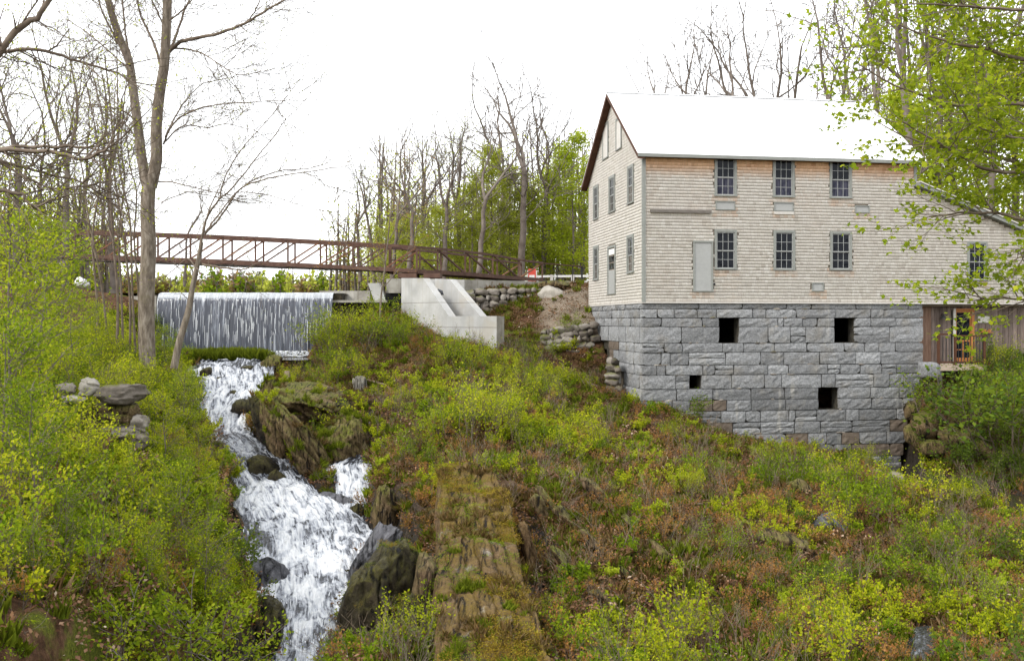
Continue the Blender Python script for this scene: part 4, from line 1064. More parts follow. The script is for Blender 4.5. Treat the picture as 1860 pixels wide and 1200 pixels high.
# weir apron and sloping pier right of the fall
wp = empty('weir_apron', tuple(P(650,545,50.5)), 0, 'stained concrete apron and sloping pier between the fall and the sluice', 'apron'); O = Vector(wp.location)
m = MB(); a, b = P(598,545,50.4), P(702,546,50.4); m.box(a.x-O.x, b.x-O.x, 50.4-O.y, 52.4-O.y, a.z-O.z-.12, a.z-O.z); m.build('slab', M['concrete_old'], wp)
m = MB(); a, b = P(580,528,52.2), P(672,545,52.2); m.box(a.x-O.x, b.x-O.x, 52.2-O.y, 52.6-O.y, b.z-O.z, a.z-O.z); m.build('parapet', M['concrete_old'], wp)
m = MB(); m.prism([P(668,514,50.9)-O, P(688,514,50.9)-O, P(703,549,50.9)-O, P(703,556,50.9)-O, P(683,556,50.9)-O], Vector((0,.7,0))); me = m.mesh('pier', M['concrete']); fix_normals(me); link('pier', me, wp)
m = MB(); a, b = P(602,548,50.8), P(704,600,50.8); m.box(a.x-O.x, b.x-O.x, 50.8-O.y, 51.6-O.y, b.z-O.z, a.z-O.z); m.build('under_wall', M['wet'], wp)
# left abutment of the weir
la = MB(); a, b = P(236,534,50.2), P(284,640,50.2); la.box(0, b.x-a.x, 0, 1.6, -2.6, .0); o = la.build('weir_abutment', M['concrete_old']); o.location = (a.x, 50.2, a.z-.1); tag(o, 'old stained concrete block holding the left end of the weir', 'abutment')

# ---------------------------------------------------------------- rubble walls
def rubble(name, label, quad, n_rows, sz, backing='mortar', seed=1, jag=True):
    """quad: bottom-left, bottom-right, top-right, top-left world corners"""
    bl, br, tr, tl = [Vector(q) for q in quad]; rn = np.random.default_rng(seed)
    root = empty(name, tuple(bl), 0, label, 'stone wall'); O = bl
    m = MB(); nrm = Vector((0,1,0)); m.prism([q-O+Vector((0,.18,0)) for q in (bl,br,tr,tl)], Vector((0,.5,0))); me = m.mesh('core', M[backing]); fix_normals(me); link('core', me, root)
    for r_ in range(n_rows):
        v0, v1 = r_/n_rows, (r_+1)/n_rows; u = rn.uniform(-.02, .02)
        while u < 1:
            a = bl.lerp(br, u).lerp(tl.lerp(tr, u), (v0+v1)/2); W = (br-bl).length; h = ((tl-bl).length*(1-u)+(tr-br).length*u)/n_rows
            wd = rn.uniform(.55, 2.1)*max(h, sz*.7); uc = u+wd/2/W
            if uc > 1.02: break
            c = bl.lerp(br, uc).lerp(tl.lerp(tr, uc), (v0+v1)/2)
            if h > .08:
                me = rock_mesh(int(rn.integers(1e6)), (wd*1.03, h*1.2+.1, h*1.06), 3, 11, .16, M['field'], .45, float(rn.random()))
                o = link('stone', me, root); o.location = c-O+Vector((0, rn.uniform(-.06,.06), rn.uniform(-.03,.03))); o.rotation_euler = (rn.uniform(-.2,.2), rn.uniform(-.15,.15), rn.uniform(-.3,.3))
            u += wd/W
    return root
rubble('retaining_wall', 'dark dry stone retaining wall under the concrete cap, right of the sluice', (P(846,612,50.4), P(1000,590,52.4), P(1000,522,52.8), P(838,527,51.2)), 7, .32, seed=3)
rubble('retaining_wall', 'collapsing dry stone wall beside the left corner of the mill foundation', (P(975,690,45.6), P(1078,690,46.6), P(1078,586,46.9), P(985,600,47.3)), 9, .26, seed=4)
rubble('retaining_wall', 'rough brown stone pier between the two dark openings of the foundation side', (P(1103,735,42.6), P(1124,735,42.0), P(1126,655,42.0), P(1106,648,42.6)), 7, .24, seed=5)
# ---------------------------------------------------------------- plants: branches, leaves
class Tubes:
    def __init__(s): s.items = []
    def add(s, pts, r0, r1, n=3): s.items.append((pts, r0, r1, n))
    def mesh(s, name, mat):
        V, Q = [], []; b = 0
        for n in sorted(set(i[3] for i in s.items)):
            for k in sorted(set(len(i[0]) for i in s.items if i[3] == n)):
                it = [i for i in s.items if i[3] == n and len(i[0]) == k]
                A = np.array([[tuple(p) for p in i[0]] for i in it], float)      # (m,k,3)
                r0 = np.array([i[1] for i in it]); r1 = np.array([i[2] for i in it]); m = len(it)
                d = np.empty_like(A); d[:,1:-1] = A[:,2:]-A[:,:-2]; d[:,0] = A[:,1]-A[:,0]; d[:,-1] = A[:,-1]-A[:,-2]
                d /= np.maximum(np.linalg.norm(d, axis=2, keepdims=True), 1e-9)
                ref = np.where(np.abs(d[:,:1,2:3]) > .75, np.array([1.,.2,0])[None,None], np.array([.1,.2,1.])[None,None])
                x = np.cross(d, np.broadcast_to(ref, d.shape)); x /= np.maximum(np.linalg.norm(x, axis=2, keepdims=True), 1e-9); y = np.cross(d, x)
                t = np.linspace(0, 1, k)[None,:]; rr = (r0[:,None]*(1-t)+r1[:,None]*t)
                a = 2*np.pi*np.arange(n)/n
                ring = A[:,:,None,:] + rr[:,:,None,None]*(x[:,:,None,:]*np.cos(a)[None,None,:,None]+y[:,:,None,:]*np.sin(a)[None,None,:,None])
                V.append(ring.reshape(-1, 3))
                o = b+(np.arange(m)*k*n)[:,None,None]; i = (np.arange(k-1)*n)[None,:,None]; q = np.arange(n)[None,None,:]; q2 = (q+1) % n
                Q.append(np.stack([o+i+q, o+i+q2, o+i+n+q2, o+i+n+q], -1).reshape(-1, 4)); b += m*k*n
        return mesh_np(name, np.concatenate(V), np.concatenate(Q), mat, smooth=True, tint=None)
def rdir(rng):
    while True:
        v = Vector((rng.uniform(-1,1), rng.uniform(-1,1), rng.uniform(-1,1)))
        if .01 < v.length < 1: return v.normalized()
def grow(tb, tips, rng, p, d, L, r, lev, o):
    """one branch and its children; tips collects twig points for leaves"""
    k = 5 if lev <= 1 else (4 if lev <= o['lev']-1 else 3)
    pts = [p.copy()]; dd = d.normalized(); step = L/(k-1)
    for i in range(k-1):
        dd = (dd + rdir(rng)*o['wob']*(1+.4*lev) + Vector((0,0,o['up']))).normalized(); pts.append(pts[-1]+dd*step)
    re = max(r*o.get('taper', .35), o['rmin'])
    tb.add(pts, r, re, 6 if r > .06 else (4 if r > .02 else 3))
    if lev >= o['lev']:
        tips.append((pts[-1], dd)); 
        if k > 2: tips.append((pts[1], dd))
        return
    n = o['n'][min(lev, len(o['n'])-1)]
    for i in range(n):
        t = o['from']+(1-o['from'])*(i+rng.random())/n; f = t*(k-1); j = min(int(f), k-2)
        q = pts[j].lerp(pts[j+1], f-j); base = (pts[j+1]-pts[j]).normalized()
        sd = rdir(rng); sd = (sd-base*sd.dot(base)); sd.z *= o.get('flat', 1); 
        if sd.length < .05: continue
        sd.normalize(); an = math.radians(rng.uniform(*o['ang']))
        cd = base*math.cos(an)+sd*math.sin(an)
        cl = L*rng.uniform(*o['len'])*(1.15-t*.55); cr = max(min(r*(1-t*.6)*.68, cl*.028+.004), o['rmin'])
        grow(tb, tips, rng, q, cd, cl, cr, lev+1, o)
    grow(tb, tips, rng, pts[-1], dd, L*.5, re, lev+1, o)
LEAF = {'kite': ([(0,0,0),(.32,.42,.05),(0,1,-.06),(-.32,.42,.05)], [[0,1,2,3]]),
        'lobed': ([(0,0,0),(.30,.12,.02),(.55,.50,-.04),(.22,.55,.03),(0,1,-.05),(-.22,.55,.03),(-.55,.50,-.04),(-.30,.12,.02)], [[0,1,2,3],[0,3,4,5],[0,5,6,7]]),
        'ovate': ([(0,0,0),(.24,.22,.05),(.30,.55,.03),(0,1,-.12),(-.30,.55,.03),(-.24,.22,.05)], [[0,1,2,3],[0,3,4,5]]),
        'blade': ([(-.03,0,0),(.03,0,0),(.022,.6,.03),(-.012,1,-.08)], [[0,1,2,3]])}
def leaf_mesh(name, C, D, size, kind, mat, rng, tilt=.5, tint=None):
    """C centres (N,3), D growth directions (N,3), size (N,)"""
    tv, tf = LEAF[kind]; tv = np.array(tv, float); tf = np.array(tf); N = len(C)
    D = D + rng.normal(size=D.shape)*tilt; D /= np.maximum(np.linalg.norm(D, axis=1, keepdims=True), 1e-6)
    up = np.array([0,0,1.])[None]+rng.normal(size=(N,3))*tilt; X = np.cross(D, up); X /= np.maximum(np.linalg.norm(X, axis=1, keepdims=True), 1e-6); Z = np.cross(X, D)
    V = C[:,None,:] + size[:,None,None]*(tv[None,:,0:1]*X[:,None,:]+tv[None,:,1:2]*D[:,None,:]+tv[None,:,2:3]*Z[:,None,:])
    Fq = (np.arange(N)*len(tv))[:,None,None]+tf[None]
    ti = rng.random(N) if tint is None else tint
    return mesh_np(name, V.reshape(-1, 3), Fq.reshape(-1, tf.shape[1]), mat, tint=np.repeat(ti, len(tf)))
def leaves_on(name, tips, per, size, spread, kind, mat, seed, tilt=.5, droop=0.0):
    rng = np.random.default_rng(seed); P0 = np.array([tuple(t[0]) for t in tips]); D0 = np.array([tuple(t[1]) for t in tips])
    i = rng.integers(0, len(P0), int(len(P0)*per)); C = P0[i]+rng.normal(size=(len(i),3))*np.array(spread)[None]
    D = D0[i]+rng.normal(size=(len(i),3))*.8; D[:,2] -= droop
    return leaf_mesh(name, C, D, rng.uniform(*size, len(i)), kind, mat, rng, tilt)

# ---- far and middle distance trees --------------------------------------------------
def bare_tree_meshes(seed, h=14, leaf=None, lev=4, fork=.45):
    rng = random.Random(seed); tb, tips, tr = Tubes(), [], Tubes()
    base = Vector((0,0,-.4)); top = Vector((rng.uniform(-.5,.5), rng.uniform(-.5,.5), h*fork)); r = h*.0125
    pts = [base.lerp(top, i/6)+Vector((rng.uniform(-.08,.08), rng.uniform(-.08,.08), 0))*(i > 0) for i in range(7)]
    tr.add(pts, r*1.15, r*.72, 8)
    o = dict(lev=lev, wob=.17, up=.06, n=[4,4,3,3], ang=(25,60), len=(.42,.74), rmin=.014, taper=.45); o['from'] = .25
    for k in range(rng.choice((2,2,3))):
        a = rng.uniform(0, 6.28); d = Vector((math.cos(a)*.45, math.sin(a)*.45, 1))
        grow(tb, tips, rng, top-Vector((0,0,.1)), d, h*(1-fork)*.62, r*.6, 1, o)
    for k in range(5):
        f = rng.uniform(.45, .98); q = base.lerp(top, f); a = rng.uniform(0, 6.28)
        grow(tb, tips, rng, q, Vector((math.cos(a), math.sin(a), .7)), h*.2, r*.22, 2, o)
    return tr.mesh('trunk', M['fartwig']), tb.mesh('crown', M['fartwig']), tips
BARE = [bare_tree_meshes(100+i, 14) for i in range(5)]
def leafy(seed, tips, per, size, spread, mat, z0=0):
    return leaves_on('foliage', tips, per, size, spread, 'kite', M[mat], seed, .9)
def put_tree(px, basepy, Y, toppy, var, rz, label, leafm=None, group=None, name='bare_tree', fat=1.15):
    tr, cr, tips = BARE[var]
    base = P(px, basepy, Y); hgt = (basepy-toppy)/F*Y; s = hgt/13.2
    root = empty(name, tuple(base), rz, label, 'tree', group); root.scale = (s*fat, s*fat, s)
    link('trunk', tr, root); link('crown', cr, root)
    if leafm is not None: link('foliage', leafm, root)
    return root
# background row left of the mill (photo columns 640 to 1060)
LF = {}
for i in range(5):
    LF['g', i] = leafy(200+i, BARE[i][2], 5.0, (.09,.17), (.35,.35,.4), 'leaf_yellow')
    LF['s', i] = leafy(210+i, BARE[i][2], 1.3, (.07,.13), (.3,.3,.3), 'leaf_yellow')
    LF['r', i] = leafy(220+i, BARE[i][2], 1.2, (.07,.14), (.3,.3,.3), 'leaf_rust')
    LF['m', i] = leafy(230+i, BARE[i][2], 6.0, (.10,.19), (.4,.4,.45), 'leaf_mid')
row = [(946,512,74,95,0,'tallest bare grey tree standing left of the gable, above the footbridge ramp',None),
       (985,512,78,165,1,'bare tree with wide forked top just right of the tallest bare tree',None),
       (905,512,80,150,2,'thin bare tree just left of the tallest one, crown knotty at the top',None),
       (868,512,70,190,3,'dark bare crooked tree behind the middle of the footbridge ramp',None),
       (838,512,76,215,4,'slim bare tree rising left of the yellow green sapling','s'),
       (806,512,72,225,1,'bare tree with rising twigs over the sluice','s'),
       (775,512,80,235,2,'pale bare tree behind the bend of the footbridge',None),
       (742,510,70,245,0,'bare tree with reddish buds left of the footbridge bend','r'),
       (712,508,74,260,3,'small bare tree with rusty leaves behind the main bridge span','r'),
       (680,505,78,285,4,'short twiggy tree behind the concrete pier',None),
       (655,505,82,300,2,'low grey tree farthest left of the row behind the bridge','s'),
       (1020,512,84,250,4,'thin bare tree half hidden behind bright green leaves near the gable','s')]
for k, (px, b, Y, t, v, lab, lf) in enumerate(row):
    put_tree(px, b, Y, t, v, R.uniform(0, 6.28), lab, LF[lf, v] if lf else None, 'trees behind the footbridge')
for px, b, Y, t, v, lab in [(28,520,57,60,0,'bare tree farthest left beyond the left bank'),(75,520,62,130,3,'second bare tree from the left beyond the bank'),(118,520,58,40,1,'tall bare tree left of the bridge end'),
        (160,520,64,170,2,'bare tree behind the left end of the footbridge'),(205,520,60,110,4,'bare tree behind the thin stems left of the big trunk'),(335,515,90,330,3,'small far bare tree just right of the big trunk, behind the bridge'),(-20,520,56,90,2,'bare tree cut by the left edge beyond the bank')]:
    put_tree(px, b, Y, t, v, R.uniform(0, 6.28), lab, LF['s', v], 'trees beyond the left bank', 'bare_tree', .95)
def sapling_mesh(seed, h, w, n, size, mat, conical=.4, low=.12, kind='kite'):
    """slender leafy young tree: stem, limbs, foliage"""
    rng = random.Random(seed); tb, tips, tr = Tubes(), [], Tubes()
    tr.add([Vector((0,0,-.3)), Vector((.05,0,h*.3)), Vector((-.04,.05,h*.65)), Vector((0,0,h))], h*.008+.008, .005, 6)
    N = int(38)
    for k in range(N):
        z = h*(low+(1-low)*k/N); L = w*(1-conical*(k/N))*rng.uniform(.55,1.1)*(1 if k < N*.85 else .6); a = rng.uniform(0, 6.28)
        o = dict(lev=2, wob=.15, up=.06, n=[4,3], ang=(25,60), len=(.35,.6), rmin=.006, taper=.4); o['from'] = .2
        grow(tb, tips, rng, Vector((0,0,z)), Vector((math.cos(a), math.sin(a), rng.uniform(.25,.9))), L, .002+.0035*w, 1, o)
    nr = np.random.default_rng(seed); per = n/len(tips)
    return tr.mesh('trunk', M['fartwig']), tb.mesh('limb', M['fartwig']), leaves_on('crown', tips, per, size, (w*.09,w*.09,w*.10), kind, M[mat], seed, .8)
SAP = [sapling_mesh(301, 9, 2.0, 7500, (.10,.19), 'leaf_far', .55, .0), sapling_mesh(302, 9, 2.2, 8000, (.10,.20), 'leaf_bright', .5, .0), sapling_mesh(303, 9, 2.4, 6500, (.10,.20), 'leaf_far', .4, .0)]
def put_sap(px, b, Y, t, v, label, group=None, fat=1.0, name='leafy_tree'):
    base = P(px, b, Y); s = (b-t)/F*Y/9.6
    root = empty(name, tuple(base), R.uniform(0, 6.28), label, 'tree', group); root.scale = (s*fat, s*fat, s)
    for n_, me in zip(('trunk','limb','crown'), SAP[v]): link(n_, me, root)
    return root
for a in [(893,515,76,255,0,'pale yellow green young tree with upright spire, behind the ramp',1.0),
          (1040,515,78,232,1,'bright green leafy tree touching the left edge of the gable wall',1.1),
          (1005,515,79,285,1,'lower bright green tree between the grey trunks and the gable',1.2),
          (925,515,77,300,0,'yellow green tree right of the upright spire, behind the ramp',1.4),
          (858,515,74,325,0,'thin leafed yellow green tree over the ramp start',1.3),
          (968,515,78,330,2,'mid green young tree between the big grey trunks',1.3),
          (800,515,74,370,2,'broad mid green young tree behind the bend of the bridge',1.7),
          (745,515,76,385,0,'low yellow green tree behind the end of the main bridge span',1.8),
          (700,515,78,400,2,'low dull green tree behind the main bridge span',1.8)]:
    put_sap(*a[:6], 'leafy trees behind the footbridge', a[6])
# trees above the roof and right of it
row2 = [(1228,330,72,55,3,'smallest bare tree above the left part of the roof ridge'),(1262,330,70,30,1,'thin bare tree with drooping twigs above the roof ridge'),
        (1330,330,68,15,2,'bare tree with one long left branch above the roof ridge'),(1385,330,70,-5,0,'bare tree of several stems above the middle of the roof ridge'),
        (1425,330,74,5,4,'straight bare tree right of the many stemmed one above the roof'),(1515,330,62,-60,1,'tall dark bare tree above the right third of the roof'),
        (1480,330,76,80,3,'low bare tree between the roof middle and the tall dark tree'),(1590,330,60,-160,0,'stout bare trunk behind the right end of the roof'),
        (1640,340,66,-120,2,'grey trunk just right of the roof end among green leaves'),(1665,400,56,-260,4,'thickest grey trunk right of the roof end'),
        (1700,420,60,-160,1,'brown trunk right of the thickest one over the lean-to'),(1740,420,64,-140,3,'slender trunk above the lean-to roof'),
        (1790,430,58,-200,0,'tall trunk above the lower end of the lean-to roof'),(1840,440,60,-150,2,'tall trunk nearest the right edge above the lean-to'),
        (1615,340,80,-60,3,'thin far trunk close behind the roof end'),(1765,430,78,-80,4,'thin far trunk above the lean-to middle'),(1560,330,84,-20,2,'thin far trunk above the right part of the roof')]
for px, b, Y, t, v, lab in row2:
    base = P(px, 515, Y); hg = (515-t)/F*Y; s = hg/13.2
    tr, cr, tips = BARE[v]
    root = empty('bare_tree', tuple(base), R.uniform(0, 6.28), lab, 'tree', 'forest trees behind the mill'); root.scale = (s*.75, s*.75, s) if px > 1550 else (s*.9, s*.9, s)
    link('trunk', tr, root); link('crown', cr, root)
    if px > 1600: link('foliage', LF['s' if px % 2 else 'g', v], root)
for a in [(1640,515,58,150,1,'bright green leafy tree right behind the roof end',1.2),(1720,515,62,60,1,'light green leafy tree above the lean-to roof',1.3),(1800,515,66,100,2,'mid green leafy tree above the low end of the lean-to',1.4),(1860,515,58,60,1,'light green leafy tree behind the lean-to at the right edge',1.3)]:
    put_sap(*a[:6], 'leafy trees behind the mill', a[6])
# far shore wood, one mass (seen through the gap over the weir and under the bridge)
def wood(name, x0, x1, y0, y1, z, n, hmin, hmax, mats, label, seed, leafsize=(.35,.7), per=130):
    rng = np.random.default_rng(seed); rr = random.Random(seed)
    C, S = [], []; tb = Tubes()
    for k in range(n):
        x, y, h = rng.uniform(x0, x1), rng.uniform(y0, y1), rng.uniform(hmin, hmax); w = h*rng.uniform(.16, .28)
        c = rng.normal(size=(per,3)); c /= np.linalg.norm(c, axis=1, keepdims=True); c *= rng.random((per,1))**.4
        C.append(np.stack([x+c[:,0]*w, y+c[:,1]*w, z+h*.50+c[:,2]*h*.50], -1)); S.append(np.full(per, k))
        tb.add([Vector((x,y,z-.5)), Vector((x+rr.uniform(-.3,.3),y,z+h*.5)), Vector((x+rr.uniform(-.5,.5),y,z+h*1.02))], .16, .03, 4)
        for q in range(5):
            zz = z+h*rr.uniform(.4,.95); a = rr.uniform(0,6.28); tb.add([Vector((x,y,zz)), Vector((x+math.cos(a)*w*.5,y+math.sin(a)*w*.5,zz+w*.5)), Vector((x+math.cos(a)*w,y+math.sin(a)*w,zz+w*1.2))], .05, .015, 3)
    C = np.concatenate(C); S = np.concatenate(S)
    for q, mt in enumerate(mats):
        m_ = (S % len(mats)) == q; c = C[m_]
        if not len(c): continue
        me = leaf_mesh(name, c, rng.normal(size=c.shape), rng.uniform(*leafsize, len(c)), 'kite', M[mt], rng, 1.0)
        tag(link(name, me), label+(' ', ', greener crowns ', ', darker crowns ')[min(q,2)].rstrip(), kind='stuff')
    tag(link(name+'_stems', tb.mesh('stems', M['fartwig'])), 'grey stems of the '+label, kind='stuff')
wood('far_wood', -52, -4, 108, 150, 1.4, 420, 2.6, 5.2, ['dry','leaf_far','leaf_mid','dry','leaf_far'], 'hazy spring wood on the far shore beyond the weir', 5)
wood('woodland', -17, 50, 90, 116, 2.2, 300, 5, 10, ['leaf_far','leaf_far','dry','leaf_far'], 'young green woodland behind the bare trees and the mill', 6, (.20,.36), 130)
wood('woodland', -12, 12, 82, 96, 2.2, 110, 8, 15, ['leaf_far','leaf_far','leaf_bright'], 'tall pale green young wood left of the gable', 16, (.16,.30), 230)
wood('woodland', -44, -27, 58, 70, 2.0, 46, 4, 9, ['leaf_far','leaf_yellow','dry'], 'young spring wood behind the left end of the footbridge', 27, (.14,.28), 220)
wood('woodland', -66, -36, 62, 100, 2.0, 190, 5, 12, ['leaf_far','dry','leaf_yellow'], 'spring woodland beyond the left bank and bridge end', 7, (.22,.42), 170)

# ---- the big double trunked tree at the left --------------------------------------------------
def path_tree(name, Y, paths, label, rng, tw, base_mat='bark', cat='tree', group=None, leafspec=None, trunk_n=1):
    """paths: (pixels [(px,py),..], r0, r1, dY); the first trunk_n are trunk, the rest limbs that carry twigs"""
    b0 = P(*paths[0][0][0], Y); root = empty(name, tuple(b0), 0, label, cat, group)
    tr, tb, tips = Tubes(), Tubes(), []
    for i, pth in enumerate(paths):
        px, r0, r1, dy = pth[:4]
        n = len(px); raw = [P(x, y, Y+dy*(k/(n-1)) + (paths[i][4] if len(paths[i]) > 4 else 0))-b0 for k, (x, y) in enumerate(px)]
        pts = []                                   # Catmull-Rom, so limbs bend smoothly
        for k in range(n-1):
            p0, p1, p2, p3 = raw[max(k-1,0)], raw[k], raw[k+1], raw[min(k+2,n-1)]
            for q in range(4):
                t = q/4; pts.append(.5*((2*p1)+(p2-p0)*t+(2*p0-5*p1+4*p2-p3)*t*t+(3*p1-p0-3*p2+p3)*t**3))
        pts.append(raw[-1]); m = len(pts)
        if i >= trunk_n: pts = [p+rdir(rng)*.02*(0 < k < m-1) for k, p in enumerate(pts)]
        (tr if i < trunk_n else tb).add(pts, r0, r1, 10 if r0 > .1 else 6)
        L = sum((pts[k+1]-pts[k]).length for k in range(m-1)); cnt = int(L*tw['den']*(.5 if i < trunk_n else 1))
        for c in range(cnt):
            f = rng.uniform(tw.get('tf', .45) if i < trunk_n else .1, 1)*(m-1); j = min(int(f), m-2); q = pts[j].lerp(pts[j+1], f-j); bd = (pts[j+1]-pts[j]).normalized()
            sd = rdir(rng); sd = sd-bd*sd.dot(bd); sd.y *= .7
            if sd.length < .05: continue
            an = math.radians(rng.uniform(25, 65)); d = bd*math.cos(an)+sd.normalized()*math.sin(an)
            grow(tb, tips, rng, q, d, rng.uniform(*tw['L']), rng.uniform(.008, .018)*tw.get('r', 1), tw['lev0'], tw['o'])
        if i >= trunk_n: tips.append((pts[-1], (pts[-1]-pts[-2]).normalized())); grow(tb, tips, rng, pts[-1], pts[-1]-pts[-2], tw['L'][1]*.8, max(r1*.9, .006), tw['lev0'], tw['o'])
    link('trunk', tr.mesh('trunk', M[base_mat]), root); link('branch', tb.mesh('branch', M['twig']), root)['kind'] = 'stuff'
    if leafspec:
        per, size, spread, kind, mat, seed = leafspec[:6]
        link('crown', leaves_on('crown', tips, per, size, spread, kind, M[mat], seed, leafspec[6] if len(leafspec) > 6 else .6), root)
    return root, tips
ot = dict(lev=3, wob=.16, up=.03, n=[3,3,3], ang=(25,60), len=(.4,.75), rmin=.0055, taper=.4); ot['from'] = .15
TW = dict(den=4.0, L=(.9,2.9), lev0=1, o=ot)
rg_ = random.Random(12)
path_tree('double_trunk_tree', 38, [
 ([(268,668),(266,560),(270,450),(268,380),(272,320)], .31, .25, 0),
 ([(268,345),(258,290),(250,225),(240,150),(234,110),(214,60),(196,0),(186,-40)], .20, .12, 1),
 ([(274,340),(284,290),(284,230),(290,170),(298,120),(302,60),(304,0),(306,-60)], .23, .15, -1),
 ([(304,98),(325,78),(350,70),(400,60),(445,42),(485,18),(530,-8)], .085, .03, -2),
 ([(447,42),(462,22),(474,-5)], .03, .02, -.5),([(310,90),(322,60),(335,20),(348,-10)], .055, .035, 1),
 ([(318,88),(352,92),(380,105),(412,126),(440,136),(500,124)], .035, .012, -2),
 ([(297,262),(310,232),(335,208),(385,192),(450,186),(528,182)], .04, .012, -2),([(299,258),(335,228),(375,232),(415,226),(470,240)], .03, .01, -1),
 ([(300,250),(322,205),(340,180),(370,152),(430,140)], .035, .01, 1),([(292,120),(276,70),(256,30),(246,-20)], .06, .03, 1),
 ([(288,330),(320,332),(360,343),(400,352)], .03, .015, -1),([(292,368),(340,350),(400,350)], .02, .01, -1),
 ([(236,120),(215,80),(190,30),(176,-10)], .05, .03, .5),([(238,108),(228,60),(222,0)], .045, .03, 0),([(250,220),(215,198),(160,194),(110,198)], .035, .012, -1),
 ([(240,130),(205,100),(160,60),(120,35)], .04, .015, 1),([(254,270),(240,240),(200,200),(150,185),(80,160)], .03, .01, 1.5),
 ([(300,60),(290,30),(270,-10)], .04, .03, -.5),([(306,40),(340,10),(370,-20)], .035, .02, .6)],
 'big double trunked tree with bare spring branches left of the weir', rg_, TW, trunk_n=3,
 leafspec=(.5, (.03,.07), (.05,.05,.05), 'kite', 'leaf_yellow', 5))
path_tree('leaning_tree', 36, [
 ([(316,668),(326,620),(342,565),(350,520),(360,475),(366,440)], .14, .07, -.5),
 ([(362,462),(375,400),(398,362),(420,344),(455,300),(500,245),(520,215)], .045, .012, -2,-.5),
 ([(364,445),(372,405),(385,370),(398,340)], .04, .015, 1,-.5),
 ([(372,425),(400,395),(430,350),(465,330),(520,318),(600,306),(640,300)], .04, .010, -1,-.5),
 ([(376,418),(400,385),(440,340),(500,312),(560,306),(612,290)], .035, .010, 2,-.5),
 ([(368,480),(400,485),(440,490),(474,474)], .05, .012, -1,-.5),([(360,490),(340,470),(322,485),(300,500)], .03, .01, 1,-.5),
 ([(398,362),(410,320),(440,270),(480,225),(540,150)], .03, .008, -1.5,-1),([(430,350),(480,352),(540,372),(600,384)], .02, .008, 0,-.5)],
 'slim leaning tree in front of the weir, its bare limbs arching right', rg_, dict(den=2.0, L=(.5,1.6), lev0=2, o=ot), leafspec=(.5, (.03,.06), (.06,.06,.06), 'kite', 'leaf_yellow', 7))
# clump of thin stems left of the big tree
st_l = ['first thin bare stem from the left in the clump beside the big tree','second thin stem in the clump, leaning left','third thin stem in the clump, slightly thicker','thin stem in the middle of the clump, forked low','pale thin stem in the clump, bending right','thin stem close to the big trunk, nearly vertical','thin dark stem touching the big trunk']
sp = [([(178,640),(176,540),(168,430),(182,330),(176,250),(150,120)],.055),([(196,640),(190,560),(178,480),(160,390),(148,300),(120,180)],.05),([(212,640),(214,540),(206,440),(200,340),(204,240),(190,100)],.065),
      ([(224,640),(220,520),(216,430),(226,330),(220,250),(236,90)],.05),([(236,640),(236,540),(226,440),(212,350),(200,270),(170,140)],.055),([(246,640),(240,520),(236,400),(216,300),(214,200),(212,60)],.05),([(252,640),(252,540),(244,440),(248,350),(236,300),(222,180)],.045)]
for (px, r), lab in zip(sp, st_l):
    path_tree('thin_tree', 39.5+rg_.uniform(-1,1), [(px, r, r*.4, rg_.uniform(-1,1)), ([px[2],(px[2][0]-20,px[2][1]-60),(px[2][0]-50,px[2][1]-130)], r*.5, .01, 1), ([px[3],(px[3][0]+18,px[3][1]-60),(px[3][0]+45,px[3][1]-120)], r*.4, .01, 1)],
      lab, rg_, dict(den=2.6, L=(.6,1.7), lev0=2, o=ot, tf=.25), base_mat='twig', group='thin stems beside the big tree', leafspec=(.5, (.03,.06), (.08,.08,.08), 'kite', 'leaf_yellow', 9))
# near branches entering from the left edge (their trunk stands outside the frame)
path_tree('near_tree', 15, [
 ([(-260,900),(-240,500),(-220,200),(-200,-200)], .22, .15, 0),
 ([(-215,100),(-60,150),(0,92),(35,50),(75,26),(100,-30)], .07, .035, 0),
 ([(-225,330),(-100,300),(0,273),(60,266),(140,268),(195,274)], .045, .012, 0),([(-225,330),(-100,306),(0,294),(60,310),(150,334),(235,394)], .04, .008, .4),
 ([(-215,260),(-80,120),(0,95),(70,92),(130,108),(200,128),(240,150)], .04, .010, .5),([(-225,360),(-60,345),(0,346),(38,352),(46,366),(62,376),(95,362)], .04, .014, 0),
 ([(-225,380),(-60,300),(0,274),(90,275),(150,288),(196,268)], .045, .02, -.3),([(0,294),(60,330),(110,345),(200,328)], .02, .008, .2),([(46,330),(52,305),(90,275),(120,262)], .02, .01, .2)],
 'mossy near branches reaching in from the left edge of the picture', rg_, dict(den=5.0, L=(.3,1.1), lev0=2, o=dict(ot, rmin=.0028)), leafspec=(2.0, (.025,.05), (.05,.05,.05), 'kite', 'leaf_yellow', 11))
# small rusty leaved tree in front of the bridge
path_tree('rusty_tree', 49, [
 ([(690,600),(692,540),(700,480),(708,400),(716,330)], .06, .02, .3),([(700,480),(670,430),(640,380),(610,350)], .025, .008, 0),([(704,440),(725,400),(740,350),(745,300)], .025, .008, 0),
 ([(696,510),(660,480),(625,440),(600,420)], .025, .008, 0),([(698,520),(730,480),(745,440),(748,420)], .02, .008, 0)],
 'slim tree with rusty orange spring leaves in front of the bridge span', rg_, dict(den=2.2, L=(.5,1.4), lev0=2, o=ot), leafspec=(2.2, (.05,.10), (.10,.10,.10), 'kite', 'leaf_rust', 13))
